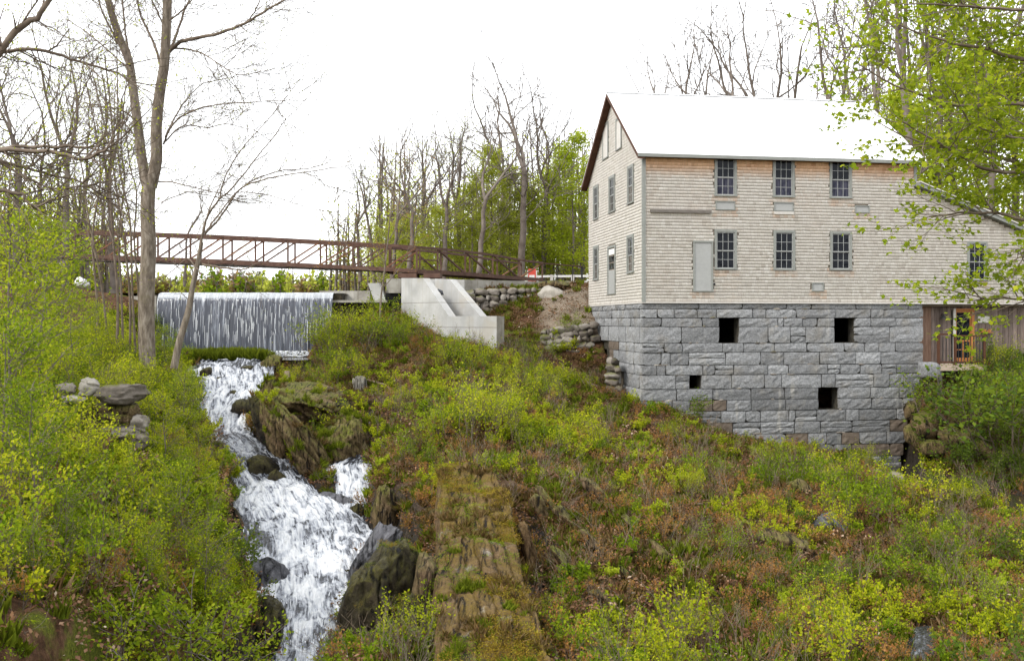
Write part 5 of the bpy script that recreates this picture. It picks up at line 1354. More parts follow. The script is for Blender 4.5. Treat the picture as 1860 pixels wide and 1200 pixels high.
# the maple at the right edge
om = dict(lev=3, wob=.12, up=.015, n=[3,3,3], ang=(28,60), len=(.45,.75), rmin=.003, taper=.4, flat=.35); om['from'] = .15
path_tree('maple_tree', 19, [
 ([(2030,1150),(2020,800),(2030,400),(2010,0),(2000,-300)], .26, .15, 0),
 ([(2010,40),(1930,20),(1860,18),(1760,12),(1650,8)], .05, .012, -1),([(2015,160),(1940,125),(1860,108),(1780,88),(1700,70),(1610,35)], .06, .012, 1),
 ([(2018,250),(1930,205),(1850,190),(1740,190),(1650,165),(1560,118)], .055, .010, -.5),([(2022,330),(1940,300),(1860,300),(1770,270),(1680,262),(1600,225)], .055, .010, 1),
 ([(2022,360),(1940,330),(1860,316),(1800,310),(1740,282),(1690,250),(1640,222)], .05, .012, -1),([(2024,480),(1950,430),(1860,398),(1800,386),(1740,388),(1680,396)], .05, .010, .5),
 ([(2024,600),(1950,560),(1870,545),(1810,541),(1760,546)], .04, .008, 0),
 ([(2010,-60),(1900,-70),(1800,-40),(1700,-20)], .05, .012, .5),([(2020,220),(1950,230),(1880,250),(1820,245),(1760,225)], .04, .010, -1.2),([(2020,480),(1960,470),(1900,450),(1850,455)], .03, .01, -.6),([(2020,120),(1930,70),(1850,62),(1790,50)], .04, .012, .6)],
 'large maple with fresh bright green leaves hanging in over the right side', rg_, dict(den=4.2, L=(.45,1.2), lev0=2, o=om), leafspec=(6.0, (.065,.125), (.11,.11,.04), 'lobed', 'leaf_maple', 15, .45))
# ---------------------------------------------------------------- undergrowth
def src(name, meshes, mats=None):
    """one unlinked source object whose mesh joins the given meshes (stems, leaves)"""
    import bmesh
    b = bmesh.new(); out = bpy.data.meshes.new(name)
    lay = b.faces.layers.float.new('tint'); mats = []
    for me in meshes:
        n0 = len(b.faces); b.from_mesh(me); b.faces.ensure_lookup_table()
        m = me.materials[0]
        if m not in mats: mats.append(m)
        for f in b.faces[n0:]: f.material_index = mats.index(m)
    b.to_mesh(out); b.free()
    for m in mats: out.materials.append(m)
    return bpy.data.objects.new(name, out)
def sprig(seed, n_st, h, w, per, size, mat, kind='kite', lev=2, stemr=.006):
    rng = random.Random(seed); tb, tips = Tubes(), []
    o = dict(lev=lev, wob=.16, up=.07, n=[3,3,3], ang=(25,55), len=(.4,.7), rmin=.0022, taper=.4); o['from'] = .2
    for k in range(n_st):
        a = rng.uniform(0, 6.28); rr = rng.random()**.5*w*.45
        grow(tb, tips, rng, Vector((math.cos(a)*rr, math.sin(a)*rr, -.08)), Vector((math.cos(a)*.45*w/h, math.sin(a)*.45*w/h, 1)), h*rng.uniform(.45,.8), stemr, 0 if lev == 2 else 1, o)
    st = tb.mesh('stem', M['twig']); nr = np.random.default_rng(seed)
    lf = leaves_on('foliage', tips, per, size, (w*.06, w*.06, h*.05), kind, M[mat], seed, .7) if per else None
    return st, lf
def tuft(seed, n, h, w, mat, lean=.6, width=1.0):
    rn = np.random.default_rng(seed); a = rn.uniform(0, 6.28, n); r = rn.random(n)**.6*w*.5
    C = np.stack([np.cos(a)*r, np.sin(a)*r, np.full(n, -.03)], -1); D = np.stack([np.cos(a)*lean*rn.random(n), np.sin(a)*lean*rn.random(n), np.ones(n)], -1)
    tv = np.array([(-.035*width,0,0),(.035*width,0,0),(.03*width,.5,.0),(.0,1,-.28),(-.03*width,.5,0)]); L = h*rn.uniform(.5,1.1,n)
    D /= np.linalg.norm(D, axis=1, keepdims=True); X = np.cross(D, rn.normal(size=(n,3))); X /= np.linalg.norm(X, axis=1, keepdims=True); Z = np.cross(X, D)
    V = C[:,None]+L[:,None,None]*(tv[None,:,0:1]*X[:,None]+tv[None,:,1:2]*D[:,None]+tv[None,:,2:3]*Z[:,None])
    return mesh_np('tuft', V.reshape(-1,3), (np.arange(n)*5)[:,None]+np.arange(5)[None], M[mat], tint=rn.random(n))
def litter(seed, n, w, size, mat):
    rn = np.random.default_rng(seed); a = rn.uniform(0, 6.28, n); r = rn.random(n)**.5*w
    C = np.stack([np.cos(a)*r, np.sin(a)*r, rn.uniform(0,.07,n)], -1); D = rn.normal(size=(n,3)); D[:,2] *= .35
    return leaf_mesh('litter', C, D, rn.uniform(*size, n), 'kite', M[mat], rn, .35)
def twigs(seed, n, w):
    rng = random.Random(seed); tb, tips = Tubes(), []
    o = dict(lev=2, wob=.22, up=.0, n=[3,2], ang=(20,60), len=(.35,.6), rmin=.0025, taper=.4); o['from'] = .2
    for k in range(n): a = rng.uniform(0,6.28); grow(tb, tips, rng, Vector((rng.uniform(-w,w)*.4, rng.uniform(-w,w)*.4, 0)), Vector((math.cos(a), math.sin(a), rng.uniform(.1,1.2))), rng.uniform(.4,1)*w, .007, 1, o)
    return tb.mesh('twigs', M['twig'])
def stalks(seed, n, h, w):
    rng = random.Random(seed); tb = Tubes()
    for k in range(n):
        x, y = rng.uniform(-w,w)*.5, rng.uniform(-w,w)*.5; a, l = rng.uniform(0,6.28), rng.uniform(.1,.6); hh = h*rng.uniform(.5,1.1)
        tb.add([Vector((x,y,-.05)), Vector((x+math.cos(a)*l*.3,y+math.sin(a)*l*.3,hh*.55)), Vector((x+math.cos(a)*l,y+math.sin(a)*l,hh))], .006, .002, 3)
        for q in range(3):
            b = rng.uniform(0,6.28); z = hh*rng.uniform(.5,.9); f = z/hh*l*.8; tb.add([Vector((x+math.cos(a)*f,y+math.sin(a)*f,z)), Vector((x+math.cos(a)*f+math.cos(b)*.1,y+math.sin(a)*f+math.sin(b)*.1,z+.12))], .003, .0015, 3)
    return tb.mesh('stalks', M['dead_wood'])
SRC = {}
def mk(k, name, ms): SRC.setdefault(k, []).append(src(name, [m for m in ms if m is not None]))
for i in range(3):
    mk('forb', 'forb_source', sprig(400+i, 7, .42, .5, 2.6, (.045,.085), 'leaf_mid'))
    mk('yforb', 'forb_source', sprig(410+i, 7, .5, .5, 2.6, (.045,.08), 'leaf_yellow'))
    mk('shrub', 'shrub_source', sprig(420+i, 9, 1.25, 1.0, 2.0, (.05,.10), 'leaf_yellow', stemr=.010))
    mk('dshrub', 'shrub_source', sprig(430+i, 9, 1.15, 1.1, 2.3, (.05,.10), 'leaf_mid', stemr=.010))
    mk('dark', 'shrub_source', sprig(440+i, 9, .9, 1.1, 2.8, (.05,.095), 'leaf_dark', stemr=.008))
    mk('bare', 'shrub_source', sprig(450+i, 8, 1.1, .8, .18, (.03,.05), 'leaf_yellow', stemr=.009))
    mk('rust', 'shrub_source', sprig(455+i, 6, .5, .5, 1.6, (.03,.06), 'leaf_rust'))
    mk('broad', 'broad_source', sprig(492+i, 6, .45, .6, 1.5, (.10,.18), 'leaf_bright', 'ovate'))
    mk('stalk', 'stalk_source', [stalks(496+i, 9, 1.0, .5)])
    mk('grass', 'grass_source', [tuft(460+i, 46, .34, .30, 'grass')])
    mk('tallgrass', 'grass_source', [tuft(465+i, 90, .55, .5, 'grass', .45, .8)])
    mk('dry', 'dry_source', [tuft(470+i, 54, .34, .36, 'dry', 1.5)])
    mk('litter', 'litter_source', [litter(480+i, 60, .45, (.05,.10), 'litter')])
    mk('moss', 'moss_source', [litter(485+i, 90, .35, (.025,.05), 'moss_orange')])
    mk('gmoss', 'moss_source', [litter(488+i, 110, .35, (.025,.05), 'leaf_mid')])
    mk('twig', 'twig_source', [twigs(490+i, 5, .6)])
def gn_scatter(name, label, source, pts, rz, tilt, sc):
    me = bpy.data.meshes.new(name); n = len(pts); me.vertices.add(n); me.vertices.foreach_set('co', np.asarray(pts, np.float32).ravel())
    a = me.attributes.new('rot', 'FLOAT_VECTOR', 'POINT'); a.data.foreach_set('vector', np.stack([tilt[:,0], tilt[:,1], rz], -1).astype(np.float32).ravel())
    a = me.attributes.new('scl', 'FLOAT', 'POINT'); a.data.foreach_set('value', sc.astype(np.float32))
    for m in source.data.materials: me.materials.append(m)
    o = link(name, me); tag(o, label, kind='stuff')
    ng = bpy.data.node_groups.new(name+'_nodes', 'GeometryNodeTree')
    ng.interface.new_socket('Geometry', in_out='INPUT', socket_type='NodeSocketGeometry'); ng.interface.new_socket('Geometry', in_out='OUTPUT', socket_type='NodeSocketGeometry')
    N = ng.nodes; gi = N.new('NodeGroupInput'); go = N.new('NodeGroupOutput'); ip = N.new('GeometryNodeInstanceOnPoints'); oi = N.new('GeometryNodeObjectInfo')
    oi.inputs[0].default_value = source; oi.inputs['As Instance'].default_value = True
    ra = N.new('GeometryNodeInputNamedAttribute'); ra.data_type = 'FLOAT_VECTOR'; ra.inputs[0].default_value = 'rot'
    sa = N.new('GeometryNodeInputNamedAttribute'); sa.data_type = 'FLOAT'; sa.inputs[0].default_value = 'scl'
    er = N.new('FunctionNodeEulerToRotation'); L = ng.links
    L.new(gi.outputs[0], ip.inputs['Points']); L.new(oi.outputs['Geometry'], ip.inputs['Instance'])
    L.new(ra.outputs[0], er.inputs[0]); L.new(er.outputs[0], ip.inputs['Rotation']); L.new(sa.outputs[0], ip.inputs['Scale']); L.new(ip.outputs[0], go.inputs[0])
    md = o.modifiers.new('scatter', 'NODES'); md.node_group = ng
    return o
# one field of random points over the place; each species thins it with its own density
def allowed(X, Y, Z, pad=.0):
    ok = np.ones(len(X), bool)
    for rows, e in ((STW, .05), (ST2W, .0), (TAIL, .1), (BROOK, .0), (CLEFT, .1), (CRACK, .0)):
        d, lv, hw = along(rows, X, Y); ok &= d > hw+e+pad
    s, t = mill_local(X, Y); ok &= ~((s > -.15) & (s < 20) & (t > -.12) & (t < 9.8)); ok &= ~((s > 12.2) & (s < 14.4) & (t > -1.2) & (t < .6))
    ok &= ~((X > -18) & (X < -9.4) & (Y > 46.2) & (Y < 53)); ok &= ~((X > -40) & (X < -7.6) & (Y > 50.4) & (X > -19))
    ok &= ~((Y > 50.4) & (X < -19) & (Y > 52))
    # sluice
    u = (X-A0.x)*dA.x+(Y-A0.y)*dA.y; v = -((X-A0.x)*nA.x+(Y-A0.y)*nA.y); ok &= ~((u > -.3) & (u < Ld+.1) & (v > -.12) & (v < 2.6))
    return ok
def field(per_m2, seed, x0=-19, x1=24, y0=9.5, y1=54):
    rn = np.random.default_rng(seed); n = int((x1-x0)*(y1-y0)*per_m2); X = rn.uniform(x0, x1, n); Y = rn.uniform(y0, y1, n)
    vis = np.abs(X/Y) < .56                               # the frame's cone, a little wider, plus a thinner surround
    k = vis | (rn.random(n) < .25); return X[k], Y[k], rn
def spx(X, Y): return X, Y
def species(key, per, dens, sc, name, label, seed, tilt=.15, sink=0.0, pad=0.0):
    X, Y, rn = field(per, seed); Z = G(X, Y); d = dens(X, Y, Z)
    k = allowed(X, Y, Z, pad) & (rn.random(len(X)) < d); X, Y, Z = X[k], Y[k], Z[k]; n = len(X)
    if n == 0: return
    v = rn.integers(0, 3, n)
    for q in range(3):
        m = v == q; nn = int(m.sum())
        if nn == 0: continue
        s = rn.uniform(*sc, nn)
        gn_scatter(name, label[q] if isinstance(label, (list, tuple)) else label, SRC[key][q], np.stack([X[m], Y[m], Z[m]-sink], -1), rn.uniform(0, 6.28, nn), rn.normal(size=(nn,2))*tilt, s)
def nz(X, Y, sc, s, lo=-.2, hi=.2): return sstep(fbm(X*sc, Y*sc, s=s, o=3), lo, hi)
def left(X, Y):
    d, lv, hw = along(STW, X, Y); c = np.interp(Y, [r[1] for r in STW][::-1], [r[0] for r in STW][::-1]); return sstep(c-X, .2, 1.2)
def rm(X, Y): return ridge_mask(X, Y)
def slope_mid(X, Y): return sstep(X, 1.5, 3)*(1-sstep(Y, 28, 34))
def gravel(X, Y): return sstep(X, .8, 1.6)*sstep(X, 5.2, 4.6)*sstep(Y, 47.0, 47.8)*sstep(Y, 54, 51.8)
def lgap(X, Y): return .18+.82*nz(X,Y,.5,141,-.12,.12)
def upper(X, Y): return sstep(Y, 33, 37)*(1-left(X, Y))
def brown(X, Y): return 1-sstep(np.hypot((X-2.9)/4.0, (Y-25.5)/6.5), .6, 1.05)
def cleftz(X, Y):
    d, _, _ = along(CLEFT, X, Y); return 1-sstep(d, .9, 1.3)
def plateau(X, Y): return sstep(X, -3.2, -2.4)*sstep(Y, 45.8, 46.8)
def nearmill(X, Y):
    s, t = mill_local(X, Y); return sstep(t, -8.5, -5.5)*sstep(s, -4.0, -2.5)*sstep(s, 14, 12.5)
mid = lambda X, Y: (1-left(X, Y))
species('litter', 13, lambda X,Y,Z: (.5+.5*nz(X,Y,.5,71))*(1-.75*rm(X,Y))*(1-.6*gravel(X,Y)), (.7,1.3), 'leaf_litter', 'brown fallen leaves lying over the slopes', 501, .3)
species('dry', 7, lambda X,Y,Z: (.2+.6*nz(X,Y,.45,72)*mid(X,Y)+.45*rm(X,Y)+.3*brown(X,Y))*(1-.6*left(X,Y))*(1-gravel(X,Y)), (.5,1.15), 'dry_grass', 'dead tan grass and bracken on the slopes', 502, .35)
species('grass', 9, lambda X,Y,Z: (.28+.4*nz(X,Y,.4,73))*(1-.75*rm(X,Y))*(1-.85*gravel(X,Y)), (.5,1.2), 'green_grass', 'short fresh green grass between the shrubs', 503, .2)
species('moss', 9, lambda X,Y,Z: rm(X,Y)*nz(X,Y,.7,74,-.1,.25)*.9+.10*slope_mid(X,Y), (.6,1.3), 'orange_moss', 'orange green moss on the rock ridge and slope', 504, .25)
species('gmoss', 7, lambda X,Y,Z: .30*nz(X,Y,.6,75)*(1-gravel(X,Y))+.3*left(X,Y), (.7,1.4), 'green_groundcover', 'low green ground cover and moss', 505, .2)
species('forb', 9, lambda X,Y,Z: (.02+.5*left(X,Y)*lgap(X,Y)+.22*nz(X,Y,.42,76,.05,.2)*mid(X,Y))*(1-.8*brown(X,Y))*(1-.6*nearmill(X,Y))*(1-cleftz(X,Y))*(1-plateau(X,Y)*.8)*(1-rm(X,Y))*(1-.97*gravel(X,Y)), (.5,1.15), 'leafy_undergrowth', 'mid green leafy undergrowth', 506, .2)
species('yforb', 9, lambda X,Y,Z: (.02+.5*left(X,Y)*lgap(X,Y)+.32*nz(X,Y,.38,77,.02,.2)*mid(X,Y))*(1-.85*brown(X,Y))*(1-.55*nearmill(X,Y))*(1-cleftz(X,Y))*(1-plateau(X,Y)*.8)*(1-rm(X,Y))*(1-.97*gravel(X,Y)), (.5,1.15), 'leafy_undergrowth', 'yellow green leafy undergrowth', 507, .2)
species('shrub', 2.2, lambda X,Y,Z: (.02+.42*left(X,Y)*nz(X,Y,.3,78)+.34*nz(X,Y,.33,79,.05,.3)*upper(X,Y)+.07*nz(X,Y,.4,79)*mid(X,Y))*(1-cleftz(X,Y))*(1-brown(X,Y))*(1-plateau(X,Y))*(1-rm(X,Y))*(1-gravel(X,Y))*(1-.95*nearmill(X,Y)), (.45,1.1), 'low_shrubbery', 'yellow green low shrubbery', 508, .15, pad=.75)
species('dshrub', 2.2, lambda X,Y,Z: (.01+.40*left(X,Y)*nz(X,Y,.3,81,-.1,.2)+.09*nz(X,Y,.4,82,.05,.3)*mid(X,Y))*(1-cleftz(X,Y))*(1-brown(X,Y))*(1-plateau(X,Y))*(1-rm(X,Y))*(1-gravel(X,Y))*(1-.95*nearmill(X,Y)), (.45,1.1), 'low_shrubbery', 'mid green low shrubbery', 509, .15, pad=.75)
def rightbank(X, Y):
    return sstep(X, 16.8, 18)*sstep(Y, 33, 35)
species('dark', 3.5, lambda X,Y,Z: .85*rightbank(X,Y)+.16*left(X,Y)*nz(X,Y,.5,142)+.05*mid(X,Y)*(1-rm(X,Y))*sstep(X,6,9), (.5,1.2), 'dark_undergrowth', 'dark green undergrowth in the shade by the tailrace', 510, .15)
species('bare', 1.4, lambda X,Y,Z: (.06+.35*nz(X,Y,.4,83,.0,.3))*(1-plateau(X,Y))*(1-.9*nearmill(X,Y))*(1-rm(X,Y))*(1-gravel(X,Y)), (.5,1.2), 'bare_brush', 'grey leafless brush standing in the undergrowth', 511, .25)
species('rust', 4.5, lambda X,Y,Z: (.08+.5*nz(X,Y,.5,84,-.1,.2)+.15*brown(X,Y))*(.45+.55*mid(X,Y))*(1-gravel(X,Y))*(1-plateau(X,Y)), (.5,1.2), 'rusty_undergrowth', 'rusty orange sprouting undergrowth', 512, .2)
species('broad', 5, lambda X,Y,Z: .4*nz(X,Y,.7,151,.12,.3)*(1-rm(X,Y))*(1-plateau(X,Y))*(1-cleftz(X,Y))*(1-.7*brown(X,Y)), (.35,.7), 'broad_leafed_plants', 'broad leafed bright green plants in clumps', 514, .2)
species('stalk', 2, lambda X,Y,Z: (.12+.4*nz(X,Y,.6,152,.0,.3))*(1-rm(X,Y))*(1-plateau(X,Y)), (.6,1.3), 'dead_stalks', 'pale dead stalks standing among the shrubs', 515, .25)
species('twig', 3, lambda X,Y,Z: .2+0*X, (.5,1.2), 'fallen_twigs', 'grey fallen twigs and dead branches', 513, .3)

# ---- shrubs that can be told apart
def shrub(px, py, hpx, key, v, label, name='shrub', group=None, fat=1.0, Y=None):
    """the shrub's foot is where the ray through the pixel meets the ground"""
    p = on_ground(px, py) if Y is None else P(px, py, Y)
    h0 = {'forb':.55,'yforb':.65,'shrub':1.45,'dshrub':1.35,'dark':1.1,'bare':1.3,'rust':.6,'tallgrass':.6,'grass':.36}[key]
    s = hpx/F*p.y/h0; st, lf = SHM[key][v]
    root = empty(name, tuple(p), R.uniform(0, 6.28), label, 'shrub' if name == 'shrub' else name.split('_')[-1], group); root.scale = (s*fat, s*fat, s)
    if st: link('stems', st, root)['kind'] = 'stuff'
    link('foliage', lf, root); return root
SHM = {'shrub': [sprig(600+i, 13, 1.25, 1.3, 3.4, (.035,.07), 'leaf_yellow', stemr=.010) for i in range(3)],
       'dshrub': [sprig(610+i, 13, 1.15, 1.4, 3.6, (.035,.07), 'leaf_mid', stemr=.010) for i in range(3)],
       'dark': [sprig(620+i, 13, .9, 1.4, 4.5, (.04,.075), 'leaf_dark', stemr=.008) for i in range(2)],
       'bare': [sprig(630+i, 12, 1.1, 1.1, .3, (.03,.05), 'leaf_rust', stemr=.009) for i in range(2)]}
for a in [(590,640,80,'shrub',0,'round yellow green shrub right of the foot of the fall',1.25),(640,640,85,'dshrub',1,'green shrub in front of the black opening, left of the sluice',1.2),(690,628,75,'shrub',2,'yellow green shrub with bare stems close to the sluice wing wall',1.2),
          (735,628,62,'dshrub',0,'dark stemmed green shrub against the base of the sluice wing wall',1.1),(620,612,55,'shrub',1,'light green shrub behind the round one, under the concrete apron',1.3),(825,655,48,'shrub',0,'small bright shrub in front of the sluice front wall',1.3),
          (855,800,120,'shrub',2,'tall bright green shrub at the top of the rock ridge',1.0),(800,790,80,'dshrub',2,'green shrub left of the bright one on the rock ridge',1.0),(900,775,80,'shrub',1,'light green shrub right of the bright one above the ridge',1.1),
          (1035,610,45,'dshrub',0,'single dark green bush on the collapsing wall beside the mill corner',.8),(980,650,45,'dshrub',1,'green bush in the gully between sluice and mill',1.3),
          (1290,870,62,'dshrub',2,'wide green shrub in front of the lower left foundation',1.0),(1215,800,50,'shrub',0,'yellow green shrub at the left foot of the foundation',1.0),(1400,850,50,'shrub',1,'pale green shrub at the middle foot of the foundation',1.0),
          (1460,850,70,'bare',0,'thin brown leafless shrub at the foot of the foundation',1.0),(1240,905,60,'shrub',2,'bright lime shrub alone on the brown slope below the mill',.9),(1560,850,45,'shrub',0,'little yellow shrub under the lowest foundation opening',1.0),
          (1745,765,105,'dshrub',0,'leafy bush under the deck, spreading over the stones',1.3),(1805,775,115,'dark',1,'dark leafy bush right of the deck bush',1.4),(1845,800,160,'dark',0,'large dark bush at the right edge above the tailrace',1.3),(1800,680,70,'shrub',2,'slender light shrub climbing past the right deck post',.8),
          (1735,835,50,'dark',0,'low dark bush above the tailrace by the foundation corner',1.6),(1330,1010,70,'dshrub',1,'round green shrub right of the big rock on the lower slope',1.2),(1690,1010,90,'dshrub',2,'dark green shrub in the hollow of the lower right slope',1.0),
          (1450,1130,80,'shrub',1,'light shrub low on the slope at the bottom right',1.1),(1780,1120,90,'dshrub',0,'green shrub beside the small pool at the bottom right',1.1),(990,1130,60,'shrub',0,'small yellow shrub right of the pale ridge rock',1.0)]:
    shrub(a[0], a[1], a[2], a[3], a[4], a[5], 'shrub', None, a[6])
# tall shrubs and sprouting young trees of the left bank
LSH = [(20,640,260,26,'tallest yellow green sapling shrub at the left edge',1),(75,660,230,29,'second tall sapling shrub from the left edge',0),(130,680,150,31,'leafy shrub in front of the white boulder',1),(10,760,190,19,'near leafy shrub at the left edge below the branches',2),
       (60,880,190,16.5,'dark leafed near shrub left of the stacked stones',2),(175,640,95,38,'shrub under the thin stems, left of the big trunk',0),(300,650,60,41,'low shrub between the big trunk and the leaning tree',1),(40,560,190,36,'tall pale green sapling behind the left edge shrubs',0),
       (110,560,160,42,'green sapling at the left end of the footbridge',2),(300,820,110,27,'yellow green shrub right of the stacked stones',0),(335,760,90,33,'bright shrub hanging over the rapids from the left',1),(360,850,75,28,'yellow shrub at the left lip of the lower fall',0),
       (330,960,120,22,'light green shrub on the bank left of the lower fall',1),(375,1030,95,20.5,'leafy shrub leaning over the lower fall',1),(120,1010,130,15.5,'near green shrub below the stacked stones',2),(60,1190,110,13.5,'near shrub in the bottom left corner',2),
       (220,1185,100,14.5,'near leafy shrub at the bottom, left of the middle of the bank',1),(345,1185,100,16,'near light green shrub beside the bottom of the fall',1),(270,1060,110,18,'shrub in front of the dark hollow on the left bank',1),(405,1180,80,17.5,'slender shrub at the stream edge, bottom of the fall',1)]
NSAP = [sapling_mesh(701, 2.6, .8, 2600, (.035,.065), 'leaf_yellow', .3, .05, 'ovate'), sapling_mesh(702, 2.6, .9, 2800, (.035,.07), 'leaf_maple', .3, .05, 'ovate'), sapling_mesh(703, 2.6, .95, 2800, (.035,.07), 'leaf_mid', .3, .05, 'ovate')]
for px, py, hp, Y, lab, v in LSH:
    p = P(px, py, Y); p.z = g(p.x, p.y)-.05; top = (HOR-(py-hp))/F*Y; s = max(.35, (top-p.z)/2.8)
    root = empty('shrub', tuple(p), R.uniform(0, 6.28), lab, 'shrub'); root.scale = (s, s, s)
    for n_, me in zip(('stem','twigs','foliage'), NSAP[v]): link(n_, me, root)
ORD = 'topmost second third fourth fifth sixth seventh eighth ninth tenth eleventh twelfth thirteenth fourteenth fifteenth lowest'.split()
# bright grass at the foot of the fall
for i, px in enumerate(np.linspace(330, 500, 34)):
    pass
rn = np.random.default_rng(91); n = 150; X = rn.uniform(PX(345,48), PX(500,48), n); Y = rn.uniform(45.9, 47.4, n)
gn_scatter('grass_bar', 'bright green grass on the bar at the foot of the weir', SRC['tallgrass'][0], np.stack([X, Y, np.full(n, -1.75)], -1), rn.uniform(0,6.28,n), rn.normal(size=(n,2))*.15, rn.uniform(.5,1.15,n))
m = rock_mesh(911, (4.3,1.9,.35), 3, 4, .1, M['wet']); o = link('gravel_bar', m); o.location = (PX(425,46.7), 46.7, -1.82); tag(o, kind='structure')
o['kind'] = 'structure'

# ---------------------------------------------------------------- rocks
rock(562,838,35.2,62,215,'ledge','brown slab of tilted bedrock between the two arms of the stream','rock',1.1,(0,-.50,.2),31,5,facets=12,boxy=.35,strata=.16,sdir=(1,.2,.1))
rock(516,800,36.2,56,185,'ledge','mossy tilted slab on the left side of the bedrock ledge','rock',1.0,(0,-.50,0),32,5,facets=12,boxy=.35,strata=.16,sdir=(1,.2,.1))
rock(486,775,36.8,34,120,'wet','dark wet slab against the rapids under the mossy slab','rock',1.0,(0,-.45,0),33,4,facets=10,boxy=.3,strata=.10)
rock(590,738,39.5,170,58,'ledge','broad brown ledge rock sloping to the right above the tilted slabs','rock',1.6,(0,.30,0),34,5,facets=12,boxy=.25,strata=.15,sdir=(.25,.2,1))
rock(488,722,40.5,42,62,'ledge','upright brown block right of the upper rapids','rock',1.0,(0,-.15,0),35,4,facets=9,boxy=.4,strata=.08)
rock(622,808,36.6,96,110,'ledge','steep green mossy rock over the white side pool','rock',1.2,(0,-.1,0),36,5,facets=9,strata=.12)
rock(446,742,40.0,44,34,'wet','black wet boulder under the first step of the rapids','boulder',1.0,(0,.1,0),37,3,'boulder')
rock(468,752,39.8,36,42,'wet','second black boulder of the first step, right of the thin fall','boulder',1.0,(0,0,0),38,3,'boulder')
rock(374,679,43.6,26,27,'wet','round dark mossy boulder standing in the shallow rapids','boulder',1.0,(0,0,0),39,3,'boulder')
rock(425,716,41.8,16,16,'wet','small black rock alone in the white of the upper rapids','boulder',1.0,(0,0,0),40,2,'boulder')
rock(407,729,41.2,11,11,'wet','tiniest black rock in the upper rapids','boulder',1.0,(0,0,0),42,2,'boulder')
rock(452,668,44.3,30,9,'wet','flat dark rock at the head of the rapids','boulder',1.0,(0,0,0),43,2,'boulder')
rock(494,660,44.8,42,30,'ledge','brown twiggy rock at the right head of the rapids','rock',1.0,(0,0,0),44,3)
rock(432,852,35.4,46,34,'wet','mossy wet boulder at the left lip of the lower fall','boulder',1.0,(0,.2,0),45,3,'boulder')
rock(476,853,34.9,64,44,'wet','green topped wet boulder splitting the lower fall','boulder',1.0,(0,.5,0),46,3,'boulder')
rock(510,880,34.1,40,60,'wet','wet dark rock under the tip of the ledge','rock',1.0,(0,-.5,0),47,3)
rock(608,912,32.9,86,34,'wetgrey','dark wet rock step between the two streams','rock',1.0,(0,.1,0),48,3)
rock(648,940,31.8,36,46,'wet','black rock at the right edge of the white water','rock',1.0,(0,.2,0),49,3)
rock(424,905,33.1,30,70,'wet','narrow dark rock on the left edge of the lower fall','rock',1.0,(0,-.1,0),50,3)
rock(430,975,30.2,40,110,'wet','black undercut rock streaked by thin falling water','rock',.8,(0,-.35,0),51,5,facets=12,boxy=.2,strata=.12)
rock(476,1060,26.6,90,110,'wetgrey','smooth grey wet slab left of the bottom of the fall','rock',1.0,(.3,-.5,0),52,5,facets=9,strata=.06)
rock(462,1150,23.0,110,120,'wet','large mossy brown boulder at the bottom left of the fall','boulder',1.1,(0,.3,0),53,5,'boulder',strata=.08)
rock(690,1110,21.8,125,250,'wet','large dark mossy slab on the right of the fall at the bottom','rock',1.3,(0,.42,0),54,5,facets=12,boxy=.2,strata=.12)
rock(688,1005,26.3,60,150,'wetgrey','wet shining slab on the right side of the lower fall','rock',1.0,(0,.55,0),55,5,facets=10,boxy=.2,strata=.09)
rock(745,1150,20.0,60,150,'wet','dark rock wedge in the cleft left of the ridge','rock',1.2,(0,.1,0),56,4,facets=10,strata=.1)
rock(700,930,30.5,50,110,'ledge','brown rock face right of the side stream','rock',1.2,(0,.1,0),57,4,strata=.1)
rock(652,696,42.0,26,34,'lichen','grey split stone standing above the rivulet','rock',.8,(0,-.25,0),58,4,boxy=.5,strata=.07)
def cover(objs, spec, seed, nzmin=.35):
    rn = np.random.default_rng(seed); Pw = []
    for o in objs:
        me = o.data; v = np.empty(len(me.vertices)*3, np.float32); me.vertices.foreach_get('co', v); v = v.reshape(-1, 3); nr = np.empty(len(me.vertices)*3, np.float32); me.vertices.foreach_get('normal', nr); nr = nr.reshape(-1, 3)
        Rm = np.array(o.rotation_euler.to_matrix()); Pw.append((v@Rm.T+np.array(o.location))[(nr@Rm.T)[:,2] > nzmin])
    Pw = np.concatenate(Pw)
    for key, n, nm, lab, sc, thr in spec:
        c = Pw[fbm(Pw[:,0]*1.2, Pw[:,1]*1.2, Pw[:,2]*1.2, s=seed+n, o=2) > thr]; q = rn.choice(len(c), n); c = c[q]
        gn_scatter(nm, lab, SRC[key][n % 3], c-np.array([0,0,.02]), rn.uniform(0,6.28,n), rn.normal(size=(n,2))*.3, rn.uniform(*sc, n))
cover([o for o in COL.objects if o.name.startswith('rock') and o.type == 'MESH' and 34.8 < o.location.y < 41], (('gmoss', 150, 'green_moss', 'bright green moss over the bedrock ledge', (.3,.8), .0), ('grass', 160, 'green_grass', 'grass growing on the bedrock ledge', (.35,.9), .05), ('dry', 120, 'dry_grass', 'dead grass on the bedrock ledge', (.3,.8), .0), ('yforb', 24, 'leafy_undergrowth', 'leafy sprouts on the bedrock ledge', (.4,.8), .1)), 131)
cover([o for o in COL.objects if o.name.startswith('rock') and o.type == 'MESH' and 19 < o.location.y < 23.5 and o.location.x < -1.5], (('gmoss', 90, 'green_moss', 'dull moss on the slabs beside the lower fall', (.25,.6), .05), ('moss', 90, 'orange_moss', 'brown moss on the slabs beside the lower fall', (.25,.6), .05)), 141)
rr_ = np.random.default_rng(19)
spots = sorted([(372,700),(398,690),(440,684),(462,700),(408,712),(446,722),(380,735),(432,736),(396,755),(420,772),(372,775),(440,792),(392,812),(415,825),(455,832),(352,790)], key=lambda q: q[1])
